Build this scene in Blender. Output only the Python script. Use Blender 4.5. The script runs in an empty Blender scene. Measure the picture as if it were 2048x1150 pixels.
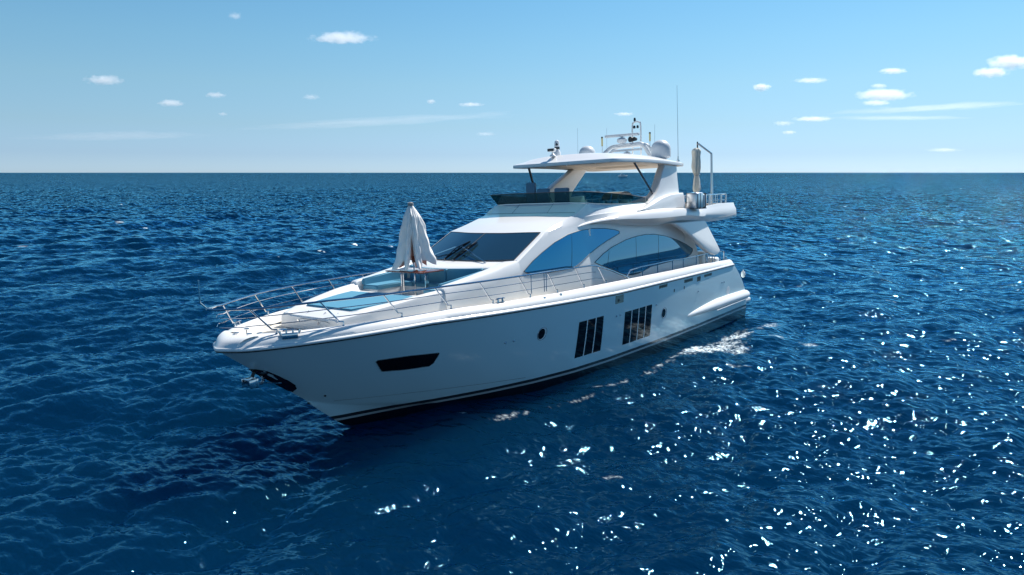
import bpy, bmesh, math, random
import numpy as np
from mathutils import Vector, Matrix
from mathutils.bvhtree import BVHTree
random.seed(7)
R = math.radians
C = bpy.context.scene.collection
sc = bpy.context.scene

# ------------------------------------------------------------------ camera
CAM = Vector((21.6545, 14.9938, 6.7))
right = Vector((-0.63330, 0.77391, 0)); fwdh = Vector((-0.77391, -0.63330, 0))
TH = R(9.3295)
look = fwdh * math.cos(TH) - Vector((0, 0, 1)) * math.sin(TH)
upv = right.cross(look)
cd = bpy.data.cameras.new('camera'); cam = bpy.data.objects.new('camera', cd); C.objects.link(cam)
cd.sensor_width = 36; cd.lens = 1400 / 2048 * 36
cd.clip_start = 0.2; cd.clip_end = 90000
cam.matrix_world = Matrix((
    (right.x, upv.x, -look.x, CAM.x), (right.y, upv.y, -look.y, CAM.y),
    (right.z, upv.z, -look.z, CAM.z), (0, 0, 0, 1)))
sc.camera = cam

# ------------------------------------------------------------------ light
SUN_AZ, SUN_EL = R(44), R(50)          # azimuth to the right of the view axis, elevation
sh = fwdh * math.cos(SUN_AZ) + right * math.sin(SUN_AZ)
sdir = sh * math.cos(SUN_EL) + Vector((0, 0, math.sin(SUN_EL)))
w = bpy.data.worlds.new('World'); sc.world = w; w.use_nodes = True
nt = w.node_tree; nt.nodes.clear()
out = nt.nodes.new('ShaderNodeOutputWorld'); bg = nt.nodes.new('ShaderNodeBackground')
sky = nt.nodes.new('ShaderNodeTexSky'); sky.sky_type = 'NISHITA'; sky.sun_disc = False
sky.sun_elevation = SUN_EL; sky.sun_rotation = math.atan2(sh.x, sh.y)
sky.altitude = 0; sky.air_density = 1.0; sky.dust_density = .15; sky.ozone_density = 1.5
# the camera's blue grade of a clean marine sky: gain on the physical sky by elevation
gain = [(0.0052, (0.55, 0.83, 1.45)), (0.0244, (0.50, 0.73, 1.24)), (0.0628, (0.571, 0.772, 1.028)), (0.1167, (0.659, 0.888, 0.996)), (0.1685, (0.661, 0.967, 1.044)), (0.225, (0.63, 1.013, 1.098)), (0.5, (0.24, 0.64, 0.88))]
tcw = nt.nodes.new('ShaderNodeTexCoord'); spw = nt.nodes.new('ShaderNodeSeparateXYZ'); nt.links.new(tcw.outputs['Generated'], spw.inputs[0])
abw = nt.nodes.new('ShaderNodeMath'); abw.operation = 'ABSOLUTE'; nt.links.new(spw.outputs['Z'], abw.inputs[0])
cbw = nt.nodes.new('ShaderNodeCombineXYZ'); nt.links.new(spw.outputs['X'], cbw.inputs[0]); nt.links.new(spw.outputs['Y'], cbw.inputs[1]); nt.links.new(abw.outputs[0], cbw.inputs[2]); nt.links.new(cbw.outputs[0], sky.inputs['Vector'])
mrw = nt.nodes.new('ShaderNodeMapRange'); mrw.inputs['From Max'].default_value = .5; nt.links.new(abw.outputs[0], mrw.inputs['Value'])
crw = nt.nodes.new('ShaderNodeValToRGB'); nt.links.new(mrw.outputs[0], crw.inputs[0])
for i_, (z_, c_) in enumerate(gain):
    e_ = crw.color_ramp.elements[0] if i_ == 0 else crw.color_ramp.elements.new(z_ * 2) if i_ < len(gain) - 1 else crw.color_ramp.elements[-1]
    e_.position = z_ * 2; e_.color = (*c_, 1)
mxw = nt.nodes.new('ShaderNodeVectorMath'); mxw.operation = 'MULTIPLY'
nt.links.new(sky.outputs[0], mxw.inputs[0]); nt.links.new(crw.outputs[0], mxw.inputs[1])
nt.links.new(mxw.outputs[0], bg.inputs['Color']); nt.links.new(bg.outputs[0], out.inputs[0])
bg.inputs['Strength'].default_value = 0.078
sl = bpy.data.lights.new('sun', 'SUN'); sl.energy = 5.0; sl.angle = R(0.45); sl.color = (1, .965, .91)
so = bpy.data.objects.new('sun', sl); C.objects.link(so); so.location = (0, 0, 40)
so.rotation_euler = sdir.to_track_quat('Z', 'Y').to_euler()
sc.view_settings.view_transform = 'Standard'; sc.view_settings.look = 'None'
sc.view_settings.exposure = 0.5; sc.view_settings.gamma = 1.0
sc.cycles.max_bounces = 14; sc.cycles.transparent_max_bounces = 12; sc.cycles.volume_bounces = 12
sc.cycles.sample_clamp_indirect = 1; sc.cycles.caustics_reflective = False; sc.cycles.caustics_refractive = False; sc.cycles.blur_glossy = 1.0
sc.cycles.use_adaptive_sampling = False

# ------------------------------------------------------------------ materials
def mat(name, col, rough=.4, metal=0.0, coat=0.0, spec=.5, noise=None, **kw):
    m = bpy.data.materials.new(name); m.use_nodes = True
    b = m.node_tree.nodes['Principled BSDF']
    b.inputs['Base Color'].default_value = (*col, 1); b.inputs['Roughness'].default_value = rough
    b.inputs['Metallic'].default_value = metal; b.inputs['Coat Weight'].default_value = coat
    b.inputs['Coat Roughness'].default_value = .04; b.inputs['Specular IOR Level'].default_value = spec
    for k, v in kw.items(): b.inputs[k].default_value = v
    if noise:   # slight colour wear + tiny bump : (scale, colour amount, bump)
        n = m.node_tree.nodes.new('ShaderNodeTexNoise'); n.inputs['Scale'].default_value = noise[0]; n.inputs['Detail'].default_value = 5
        tc = m.node_tree.nodes.new('ShaderNodeTexCoord'); m.node_tree.links.new(tc.outputs['Object'], n.inputs['Vector'])
        mr = m.node_tree.nodes.new('ShaderNodeMapRange'); mr.inputs['To Min'].default_value = 1 - noise[1]; mr.inputs['To Max'].default_value = 1 + noise[1]
        m.node_tree.links.new(n.outputs['Fac'], mr.inputs['Value'])
        mx = m.node_tree.nodes.new('ShaderNodeVectorMath'); mx.operation = 'SCALE'; mx.inputs[0].default_value = col
        m.node_tree.links.new(mr.outputs[0], mx.inputs['Scale']); m.node_tree.links.new(mx.outputs[0], b.inputs['Base Color'])
        if noise[2]:
            bu = m.node_tree.nodes.new('ShaderNodeBump'); bu.inputs['Strength'].default_value = noise[2]; bu.inputs['Distance'].default_value = .01
            m.node_tree.links.new(n.outputs['Fac'], bu.inputs['Height']); m.node_tree.links.new(bu.outputs[0], b.inputs['Normal'])
    return m
M = {}
M['gel'] = mat('white_gelcoat', (.86, .855, .84), .28, coat=.4, noise=(.6, .02, .0))
M['gel2'] = mat('deck_nonskid', (.72, .71, .68), .6, noise=(9, .04, .3))
M['cream'] = mat('cream_deck', (.62, .58, .50), .6, noise=(5, .06, .2))
M['liner'] = mat('beige_headliner', (.60, .49, .38), .55, noise=(3, .03, 0))
M['steel'] = mat('polished_steel', (.60, .61, .63), .09, metal=1)
M['alu'] = mat('brushed_aluminium', (.6, .62, .64), .3, metal=1)
M['blue'] = mat('blue_cushion', (.07, .26, .38), .7, noise=(14, .08, .25))
M['dark'] = mat('dark_rubber', (.02, .022, .025), .5)
M['black'] = mat('black_plastic', (.008, .008, .01), .25, coat=.4)
M['seam'] = mat('grey_seam', (.18, .19, .2), .6)
M['wood'] = mat('varnished_wood', (.16, .035, .015), .25, coat=.8, noise=(22, .25, .1))
M['canvas'] = mat('white_canvas', (.84, .82, .79), .85, noise=(9, .06, .9))
M['canvas2'] = mat('worn_cream_canvas', (.70, .67, .58), .85, noise=(7, .16, .3))
M['winglass'] = mat('mirror_blue_glass', (.016, .185, .35), .03, metal=.9, coat=.3)
M['salglass'] = mat('teal_saloon_glass', (.045, .21, .33), .03, metal=.85, coat=.3)
M['wsglass'] = mat('tinted_windscreen_glass', (.05, .14, .19), .04, metal=.75, coat=.3)
M['hullglass'] = mat('black_hull_glass', (.003, .004, .006), .04, spec=.35)
M['radome'] = mat('radome_white', (.62, .66, .69), .35, noise=(3, .02, 0))
M['plate'] = mat('bronze_plate', (.45, .38, .30), .25, metal=.7, noise=(30, .3, 0))
M['yellow'] = mat('yellowed_lens', (.65, .55, .22), .4)
M['fabricgrey'] = mat('grey_blue_upholstery', (.16, .26, .34), .7, noise=(10, .08, .2))
def deflector_mat():
    m = bpy.data.materials.new('smoked_deflector_glass'); m.use_nodes = True; n = m.node_tree
    b = n.nodes['Principled BSDF']; b.inputs['Base Color'].default_value = (.006, .05, .06, 1); b.inputs['Roughness'].default_value = .05
    b.inputs['Coat Weight'].default_value = .3
    t = n.nodes.new('ShaderNodeBsdfTransparent'); t.inputs['Color'].default_value = (.12, .29, .32, 1)
    mx = n.nodes.new('ShaderNodeMixShader'); mx.inputs[0].default_value = .4
    n.links.new(t.outputs[0], mx.inputs[1]); n.links.new(b.outputs[0], mx.inputs[2])
    n.links.new(mx.outputs[0], n.nodes['Material Output'].inputs[0]); return m
M['deflector'] = deflector_mat()
def hull_mat():
    m = bpy.data.materials.new('hull_gelcoat_with_boot_stripe'); m.use_nodes = True; n = m.node_tree
    b = n.nodes['Principled BSDF']; b.inputs['Roughness'].default_value = .22; b.inputs['Coat Weight'].default_value = .7
    b.inputs['Coat Roughness'].default_value = .03
    tc = n.nodes.new('ShaderNodeTexCoord'); sp = n.nodes.new('ShaderNodeSeparateXYZ'); n.links.new(tc.outputs['Object'], sp.inputs[0])
    cr = n.nodes.new('ShaderNodeValToRGB'); mr = n.nodes.new('ShaderNodeMapRange')
    mr.inputs['From Min'].default_value = -1; mr.inputs['From Max'].default_value = 1
    n.links.new(sp.outputs['Z'], mr.inputs['Value']); n.links.new(mr.outputs[0], cr.inputs[0])
    cr.color_ramp.interpolation = 'CONSTANT'; e = cr.color_ramp.elements
    e[0].position = 0; e[0].color = (.006, .007, .009, 1)
    e[1].position = .565; e[1].color = (.5, .52, .52, 1)
    x = e.new(.598); x.color = (.03, .035, .04, 1)
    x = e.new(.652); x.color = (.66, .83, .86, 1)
    n.links.new(cr.outputs[0], b.inputs['Base Color']); return m
M['hull'] = hull_mat()

# ------------------------------------------------------------------ helpers
def tag(o, label=None, cat=None, group=None, kind=None):
    if label: o['label'] = label
    if cat: o['category'] = cat
    if group: o['group'] = group
    if kind: o['kind'] = kind
    return o
def empty(name, loc=(0, 0, 0), rot=(0, 0, 0)):
    o = bpy.data.objects.new(name, None); C.objects.link(o); o.location = loc; o.rotation_euler = rot; return o
def smooth_angle(me, ang=35):
    bm = bmesh.new(); bm.from_mesh(me)
    for f in bm.faces: f.smooth = True
    for e in bm.edges:
        if len(e.link_faces) == 2: e.smooth = e.calc_face_angle(0) < R(ang)
    bm.to_mesh(me); bm.free()
def link(name, bm, m, parent=None, smooth=35, weld=True):
    if weld: bmesh.ops.remove_doubles(bm, verts=bm.verts, dist=1e-4)
    me = bpy.data.meshes.new(name); bm.to_mesh(me); bm.free()
    for mm in (m if isinstance(m, (list, tuple)) else [m]): me.materials.append(mm)
    if smooth: smooth_angle(me, smooth)
    o = bpy.data.objects.new(name, me); C.objects.link(o)
    if parent: o.parent = parent
    return o
def add_grid(bm, rows, closed=False, flip=False):
    vs = [[bm.verts.new(p) for p in r] for r in rows]
    for i in range(len(rows) - 1):
        n = len(rows[i])
        for j in range(n - (0 if closed else 1)):
            k = (j + 1) % n
            q = [vs[i][j], vs[i][k], vs[i + 1][k], vs[i + 1][j]]
            if flip: q.reverse()
            try: bm.faces.new(q)
            except ValueError: pass
    return vs
def add_box(bm, lo, hi, bev=0.0, mtx=None):
    g = bmesh.ops.create_cube(bm, size=1)['verts']
    for v in g:
        v.co = Vector([(lo[i] + hi[i]) / 2 + v.co[i] * (hi[i] - lo[i]) for i in range(3)])
    if bev:
        es = list({e for v in g for e in v.link_edges})
        r = bmesh.ops.bevel(bm, geom=es, offset=bev, segments=2, affect='EDGES', profile=.5)
        g = list({v for f in r['faces'] for v in f.verts} | {v for v in g if v.is_valid})
    if mtx:
        for v in g: v.co = mtx @ v.co
    return g
def add_tube(bm, pts, r, seg=8, cap=True):
    pts = [Vector(p) for p in pts]; rows = []; n = len(pts)
    rs = r if isinstance(r, (list, tuple)) else [r] * n
    ref = None
    for i, p in enumerate(pts):
        t = (pts[min(i + 1, n - 1)] - pts[max(i - 1, 0)]).normalized()
        if ref is None: ref = Vector((0, 0, 1)) if abs(t.z) < .9 else Vector((1, 0, 0))
        a = (ref - t * ref.dot(t)).normalized(); b = t.cross(a); ref = a
        rows.append([p + (a * math.cos(2 * math.pi * k / seg) + b * math.sin(2 * math.pi * k / seg)) * rs[i] for k in range(seg)])
    vs = add_grid(bm, rows, closed=True)
    if cap:
        bm.faces.new(vs[0][::-1]); bm.faces.new(vs[-1])
def add_lathe(bm, prof, c=(0, 0, 0), seg=24, sx=1, sy=1):
    rows = [[(c[0] + r * sx * math.cos(2 * math.pi * k / seg), c[1] + r * sy * math.sin(2 * math.pi * k / seg), c[2] + z) for k in range(seg)] for r, z in prof]
    vs = add_grid(bm, rows, closed=True)
    if prof[0][0] > 1e-3: bm.faces.new(vs[0][::-1])
    if prof[-1][0] > 1e-3: bm.faces.new(vs[-1])
def add_prism(bm, poly, y0, y1, bev=0.0, seg=2):   # polygon in XZ extruded along Y (y0/y1 may be functions of x,z)
    f0 = y0 if callable(y0) else (lambda x, z: y0); f1 = y1 if callable(y1) else (lambda x, z: y1)
    a = [bm.verts.new((x, f0(x, z), z)) for x, z in poly]; b = [bm.verts.new((x, f1(x, z), z)) for x, z in poly]
    fs = [bm.faces.new(a), bm.faces.new(b[::-1])]
    n = len(poly)
    for i in range(n): fs.append(bm.faces.new((a[i], b[i], b[(i + 1) % n], a[(i + 1) % n])))
    bmesh.ops.recalc_face_normals(bm, faces=fs)
    if bev:
        es = list(set(fs[0].edges) | set(fs[1].edges))
        bmesh.ops.bevel(bm, geom=es, offset=bev, segments=seg, affect='EDGES', profile=.5)
def recalc(bm): bmesh.ops.recalc_face_normals(bm, faces=bm.faces)
def tube(name, pts, r, m, parent, seg=8):
    bm = bmesh.new(); add_tube(bm, pts, r, seg); recalc(bm); return link(name, bm, m, parent)
def box(name, lo, hi, m, parent, bev=.01, mtx=None):
    bm = bmesh.new(); add_box(bm, lo, hi, bev, mtx); recalc(bm); return link(name, bm, m, parent)
def I(x, xs, ys): return float(np.interp(x, xs, ys))
def cr(pts, n):      # catmull-rom through points, n samples per span
    P = [Vector(p) for p in pts]; o = []
    for i in range(len(P) - 1):
        p0 = P[i - 1] if i else P[0] * 2 - P[1]; p1, p2 = P[i], P[i + 1]
        p3 = P[i + 2] if i + 2 < len(P) else P[-1] * 2 - P[-2]
        for k in range(n):
            t = k / n
            o.append(.5 * ((2 * p1) + (p2 - p0) * t + (2 * p0 - 5 * p1 + 4 * p2 - p3) * t * t + (3 * p1 - p0 - 3 * p2 + p3) * t ** 3))
    o.append(P[-1]); return o
def mirror_y(rows): return [[(p[0], -p[1], p[2]) for p in r] for r in rows]
def bvh_of(bm): bm.faces.ensure_lookup_table(); return BVHTree.FromBMesh(bm)
def patch(name, poly, tree, off, m, parent, side=1, step=.22, thick=.02, rim=None, rimr=.012):
    """polygon in the XZ plane laid on a surface (found by a ray along Y), slightly proud of it"""
    bm = bmesh.new(); f = bm.faces.new([bm.verts.new((x, 0, z)) for x, z in poly])
    xs = [p[0] for p in poly]; zs = [p[1] for p in poly]
    for ax, lo, hi in ((0, min(xs), max(xs)), (2, min(zs), max(zs))):
        t = lo + step
        while t < hi - .02:
            no = (1, 0, 0) if ax == 0 else (0, 0, 1); co = (t, 0, 0) if ax == 0 else (0, 0, t)
            bmesh.ops.bisect_plane(bm, geom=list(bm.verts) + list(bm.edges) + list(bm.faces), plane_co=co, plane_no=no); t += step
    def proj(x, z):
        h = tree.ray_cast(Vector((x, side * 8, z)), Vector((0, -side, 0)))
        return (h[0].y if h[0] is not None else (side * 2.3 if x < 9 else 0))
    for v in bm.verts: v.co.y = proj(v.co.x, v.co.z) + side * off
    ext = bmesh.ops.extrude_face_region(bm, geom=list(bm.faces))
    for v in ext['geom']:
        if isinstance(v, bmesh.types.BMVert): v.co.y -= side * thick
    recalc(bm); o = link(name, bm, m, parent, 30)
    if rim:
        pp = [(x, proj(x, z) + side * off * 1.2, z) for x, z in dense(poly, .12)]
        b2 = bmesh.new(); add_tube(b2, pp + [pp[0]], rimr, 6, False); recalc(b2); link('seal', b2, rim, o)
    return o
def dense(poly, d):
    o = []
    for i in range(len(poly)):
        a, b = poly[i], poly[(i + 1) % len(poly)]; n = max(1, int(math.dist(a, b) / d))
        for k in range(n): o.append((a[0] + (b[0] - a[0]) * k / n, a[1] + (b[1] - a[1]) * k / n))
    return o

# ================================================================== YACHT
ROLL = R(2.8)
yacht = empty('motor_yacht', (0, 0, 0), (ROLL, 0, 0))
tag(yacht, 'large white motor yacht with flybridge hardtop, blue tinted windows and black hull windows', 'yacht')

# ---- hull lines
SX = [-12, -9.4, -9, -4, 0, 4, 6, 8, 10, 11, 12, 13, 13.5, 13.70, 13.83, 13.87]
SY = [2.70, 2.84, 2.86, 3.03, 3.06, 3.0, 2.9, 2.7, 2.33, 2.07, 1.68, 1.12, .72, .42, .14, 0]
_sp = cr([(a, b, 0) for a, b in zip(SX, SY)], 8); _sx = [p.x for p in _sp]; _sy = [max(0, p.y) for p in _sp]
def sheerY(x): return I(x, _sx, _sy)
def sheerZ(x): return I(x, [-10, -8.7, -3, 1.3, 5, 7.8, 9.4, 10.8, 12, 13, 14], [2.40, 2.42, 2.48, 2.51, 2.64, 2.735, 2.785, 2.77, 2.74, 2.71, 2.68])
def capZ(x): return I(x, [-10, -8.7, -5.6, -3.3, 0, 4, 7, 8.6, 11, 13.3, 14], [2.62, 2.66, 2.77, 2.80, 2.86, 2.91, 2.97, 3.03, 3.02, 2.985, 2.95])
CHX = [-11.2, -6, -2, 1, 3, 4.65, 6.25, 7.75, 8.5, 9.4, 10.4, 11.1, 11.6]
CHY = [2.58, 2.70, 2.71, 2.62, 2.42, 2.08, 1.62, 1.14, .90, .65, .36, .15, 0]
CHZ = [-.3, -.3, -.3, -.3, -.28, -.24, -.14, .04, .16, .32, .52, .70, .86]
def chine(x): return I(x, CHX, CHY), I(x, CHX, CHZ)
def keel(x): return I(x, [-11.2, 4, 8, 9.5, 10.6, 11.6], [-1.0, -1.0, -.8, -.5, -.0, .86])
NU, NT = 110, 22
XT = -9.35
us = [1 - (1 - i / NU) ** 1.0 for i in range(NU + 1)]
us = [u + .35 * (u * u * (3 - 2 * u) - u) * u for u in us]
def hull_side():
    rows = []
    for u in us:
        xs = XT + (13.87 - XT) * u; xc = -11.2 + (11.6 + 11.2) * u
        yc, zc = chine(xc); r = [(xc, 0, keel(xc)), (xc, yc * .5, keel(xc) * .5 + zc * .5 - .03), (xc, yc, zc)]
        fl = .10 * max(0, min(1, (12.0 - xc) / 4))
        yo, zo = yc + min(fl, .12), zc + .035
        r.append((xc, yo if u < 1 else 0, zo))
        ys, zs = sheerY(xs), sheerZ(xs)
        # concave flare forward, slightly convex aft
        a = I(xc, [-11, 0, 5, 9, 11.6], [1.28, 1.25, 1.1, .95, 1.0])
        for k in range(1, NT + 1):
            t = k / NT; z = zo + (zs - zo) * t
            y = yo + (ys - yo) * (a * t + (1 - a) * t * t)
            x = xc + (xs - xc) * t
            x -= 1.0 * (4 * t * (1 - t)) * .62 * (1 - u) ** 10 if True else 0
            r.append((x, y if u < 1 else 0, z))
        rows.append(r)
    return rows
HS = hull_side()
bm = bmesh.new(); add_grid(bm, HS); add_grid(bm, mirror_y(HS), flip=True)
tr = HS[0]; add_grid(bm, [[(p[0], p[1], p[2]) for p in tr], [(p[0], p[1] * .5, p[2]) for p in tr], [(p[0], 0, p[2]) for p in tr], [(p[0], -p[1] * .5, p[2]) for p in tr], [(p[0], -p[1], p[2]) for p in tr]])
bmesh.ops.remove_doubles(bm, verts=bm.verts, dist=2e-4); recalc(bm)
TREE = bvh_of(bm)
hull = link('hull', bm, M['hull'], yacht, 28)
def hullY(x, z): 
    h = TREE.ray_cast(Vector((x, 8, z)), Vector((0, -1, 0))); return h[0].y if h[0] is not None else 2.9

tube('hull_knuckle', [(x, hullY(x, z) + .001, z) for x, z in [(11.0 - .4 * k, .80 - .028 * k) for k in range(15)]], .006, M['seam'], hull, 5)
# ---- bulwark and rub rail, offset inward along the plan normal
def plan_curve():
    pts = []
    for i in range(141):
        u = i / 140; x = XT + (13.87 - XT) * (1 - (1 - u) ** 1.6)
        pts.append(Vector((x, sheerY(x), 0)))
    return pts
PC = plan_curve(); PN = []
for i, p in enumerate(PC):
    t = (PC[min(i + 1, 140)] - PC[max(i - 1, 0)]).normalized(); PN.append(Vector((t.y, -t.x, 0)) * -1)
PN = [n if n.y < 0 or abs(n.y) < .5 else -n for n in PN]
for i, n in enumerate(PN):
    if n.x > 0: PN[i] = Vector((-abs(n.x), n.y, 0))
PN[-1] = Vector((-1, 0, 0))
def off(i, d, dz, ztop=None):
    p, n = PC[i], PN[i]; x = p.x
    q = p + n * d; z = sheerZ(x) + dz if ztop is None else ztop
    return (q.x, max(0, q.y), z)
def wcap(x): return I(x, [-10, 11.5, 13, 13.8, 14], [.24, .25, .32, .55, .60])
def bul_rows(spec):
    rows = []
    for i in range(141):
        x = PC[i].x; W = wcap(x); H = capZ(x) - sheerZ(x); r = []
        for (a, b, k) in spec:     # a : fraction of width (+ absolute when k), b : fraction of height
            r.append(off(i, a * W if not k else a, b * H if not k else b))
        rows.append(r)
    return rows
bspec = [(.012, .045, 1), (.03, .06, 1), (.10, .30, 0), (.22, .55, 0), (.42, .80, 0), (.65, .94, 0), (.85, 1.0, 0), (1.0, .99, 0), (1.06, .9, 0), (1.08, -.1, 0)]
br = bul_rows(bspec); bm = bmesh.new(); add_grid(bm, br); add_grid(bm, mirror_y(br), flip=True)
# aft ends of the bulwark
for rr in (br[0], mirror_y([br[0]])[0]): bm.faces.new([bm.verts.new(p) for p in rr])
recalc(bm); bulwark = link('bulwark', bm, M['gel'], yacht, 40)
rspec = [(0, -.035, 1), (-.03, -.025, 1), (-.04, 0, 1), (-.03, .035, 1), (.015, .05, 1)]
rr = bul_rows(rspec); bm = bmesh.new(); add_grid(bm, rr); add_grid(bm, mirror_y(rr), flip=True); recalc(bm)
link('rub_rail', bm, M['gel'], hull, 60)
rr = bul_rows([(.0, -.062, 1), (-.012, -.055, 1), (-.014, -.04, 1), (0, -.03, 1)]); bm = bmesh.new(); add_grid(bm, rr); add_grid(bm, mirror_y(rr), flip=True); recalc(bm)
link('rub_rail_seal', bm, M['dark'], hull, 60)

# ---- deck
def deckZ(x): return I(x, [-10, 0, 3.6, 4.4, 9, 11, 13.2, 13.6], [1.95, 2.1, 2.15, 2.84, 2.80, 2.70, 2.72, 2.84])
rows = []
for i in range(0, 141, 2):
    q = off(i, wcap(PC[i].x) * 1.05, 0); z = deckZ(q[0]); rows.append([(q[0], q[1] * k / 6, z + .02 * (1 - (k / 6) ** 2)) for k in range(-6, 7)])
bm = bmesh.new(); add_grid(bm, rows); recalc(bm); deck = link('deck', bm, M['cream'], yacht, 30)
# dark teak-look working area round the anchor gear
bm = bmesh.new(); add_prism(bm, [(11.5, 2.732), (12.6, 2.732), (12.6, 2.74), (11.5, 2.74)], -.75, .95); link('nonskid_panel', bm, M['seam'], deck, 0)
box('anchor_locker_hatch', (12.7, -.28, 2.735), (13.1, .28, 2.765), M['gel2'], deck, .008)

# ---- foredeck trunk
TX = [11.38, 10.9, 10.3, 9.4, 8.95, 8.42]
TYb = [1.22, 1.42, 1.62, 1.84, 1.93, 2.02]
TZ = [3.08, 3.17, 3.26, 3.38, 3.43, 3.47]
TC = [3.06, 3.17, 3.20, 3.245, 3.265, 3.265]
st = []
for x, yb, zt, zc in zip(TX, TYb, TZ, TC):
    inner = max(.2, yb - .42)
    st.append([(x, yb + .04, 2.66), (x, yb, zt - .10), (x, yb - .035, zt - .03), (x, yb - .10, zt), (x, yb - .22, zt + .005), (x, inner + .03, min(zt, zc + .08)), (x, inner, zc), (x, inner * .5, zc), (x, 0, zc)])
def loft(st, n=6, mirror=True, cap=()):
    cols = [cr([s[j] for s in st], n) for j in range(len(st[0]))]
    rows = [[tuple(c[i]) for c in cols] for i in range(len(cols[0]))]
    if mirror: rows = [r + [(p[0], -p[1], p[2]) for p in reversed(r[:-1])] for r in rows]
    return rows
rows = loft(st); bm = bmesh.new(); add_grid(bm, rows)
for r in (rows[0], rows[-1]): bm.faces.new([bm.verts.new(p) for p in r])
bmesh.ops.remove_doubles(bm, verts=bm.verts, dist=1e-4); recalc(bm)
bmesh.ops.bevel(bm, geom=[e for e in bm.edges if all(abs(v.co.x - 11.38) < .01 and v.co.z > 3.0 for v in e.verts)], offset=.035, segments=3, affect='EDGES')
trunk = link('foredeck_trunk', bm, M['gel'], yacht, 32)
for y in (-.45, .42): 
    bm = bmesh.new(); add_lathe(bm, [(.028, 0), (.042, 0), (.042, .012), (.028, .012)], (0, 0, 0), 14)
    for v in bm.verts: v.co = Vector((11.385 + v.co.z, y + v.co.x, 2.93 + v.co.y))
    recalc(bm); link('deck_light', bm, M['steel'], trunk)
tube('locker_seam', [(11.39, -.35, 3.0), (11.39, .75, 3.0), (11.39, .9, 2.97)], .005, M['seam'], trunk, 5)
for x, y in ((11.15, -.3), (11.1, .35), (11.0, .75)): tube('pad_eye', [(x - .05, y, zz) for zz in (3.12,)] + [(x, y, 3.16), (x + .05, y, 3.12)], .01, M['steel'], trunk, 6)
# sunpad
def pad(name, poly, z0, z1, m, parent, bev=.035):
    bm = bmesh.new(); a = [bm.verts.new((x, y, z0(x) if callable(z0) else z0)) for x, y in poly]; b = [bm.verts.new((x, y, z1(x) if callable(z1) else z1)) for x, y in poly]
    fs = [bm.faces.new(a), bm.faces.new(b)]
    n = len(poly)
    for i in range(n): fs.append(bm.faces.new((a[i], b[i], b[(i + 1) % n], a[(i + 1) % n])))
    recalc(bm); bmesh.ops.bevel(bm, geom=list(fs[1].edges) + [e for e in bm.edges if e.verts[0] in a and e.verts[1] in b or e.verts[1] in a and e.verts[0] in b], offset=bev, segments=3, affect='EDGES')
    return link(name, bm, m, parent, 50)
pz = lambda x: I(x, [8.9, 10.9], [3.34, 3.225])
sun_z0 = lambda x: I(x, [8.9, 10.9], [3.24, 3.15])
pad('sunpad', [(8.9, -1.38), (8.9, 0), (8.9, 1.38), (9.5, 1.33), (10.3, 1.14), (10.78, .98), (10.78, -.98), (10.3, -1.14), (9.5, -1.33)], sun_z0, pz, M['blue'], trunk)

# ---- sofa surround : arms, cowl, floor
YI = 1.72
def arm_rows():
    s = []
    for x, yo, zt in ((8.44, 2.03, 3.53), (8.3, 2.04, 3.57), (7.7, 2.10, 3.64), (7.0, 2.16, 3.74), (6.4, 2.19, 3.83), (5.9, 2.2, 3.93), (5.44, 2.2, 4.0)):
        s.append([(x, yo + .05, 2.78), (x, yo + .03, zt - .35), (x, yo - .01, zt - .08), (x, yo - .06, zt - .015), (x, yo - .14, zt), (x, YI + .03, zt), (x, YI, zt - .03), (x, YI, 2.95)])
    return s
for sgn in (1, -1):
    rows = loft(arm_rows(), 5, False)
    if sgn < 0: rows = mirror_y(rows)
    bm = bmesh.new(); add_grid(bm, rows); bm.faces.new([bm.verts.new(p) for p in rows[0]]); bm.faces.new([bm.verts.new(p) for p in rows[-1]])
    recalc(bm); link('coaming', bm, M['gel'], yacht, 32)
def backX(y): return 6.82 - .22 * y * y
def wsX(y): return 6.0 - .13 * abs(y) ** 2
ys = [-YI + 2 * YI * k / 16 for k in range(17)]
bm = bmesh.new(); add_grid(bm, [[(backX(y) + .02, y, 2.95) for y in ys], [(backX(y) + .02, y, 3.83) for y in ys], [(backX(y) - .03, y, 3.87) for y in ys], [((backX(y) + wsX(y)) / 2, y, 3.925) for y in ys], [(wsX(y) - .05, y, 3.975) for y in ys]])
recalc(bm); cowl = link('cowl', bm, M['gel'], yacht, 32)
box('sofa_well_floor', (6.2, -YI, 2.98), (8.95, YI, 3.0), M['gel2'], cowl, 0)
bm = bmesh.new()
for sgn in (1, -1): add_box(bm, (6.3, min(sgn * 1.0, sgn * YI), 3.0), (8.25, max(sgn * 1.0, sgn * YI), 3.30), .02)
add_box(bm, (6.1, -1.0, 3.0), (7.2, 1.0, 3.30), .02); recalc(bm)
sofa = link('sofa_base', bm, M['gel'], yacht)
for sgn, nm in ((1, 0), (-1, 0)):
    pad('seat_cushion', [(7.25, sgn * .98), (8.28, sgn * .98), (8.28, sgn * 1.66), (6.6, sgn * 1.66), (6.6, sgn * .98)], 3.3, 3.43, M['blue'], sofa, .03)
    pad('backrest_cushion', [(6.5, sgn * 1.58), (8.28, sgn * 1.58), (8.28, sgn * 1.71), (6.5, sgn * 1.71)], 3.43, lambda x: I(x, [6.5, 8.28], [3.78, 3.60]), M['blue'], sofa, .03)
for a, b in ((-1.56, -.56), (-.54, .54), (.56, 1.56)):
    pad('seat_cushion', [(backX(a) + .15, a), (7.24, a), (7.24, b), (backX(b) + .15, b)], 3.3, 3.43, M['blue'], sofa, .03)
    pad('backrest_cushion', [(backX(a) - .0, a), (backX(a) + .15, a), (backX((a + b) / 2) + .15, (a + b) / 2), (backX(b) + .15, b), (backX(b), b)], 3.40, 3.84, M['blue'], sofa, .03)

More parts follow.
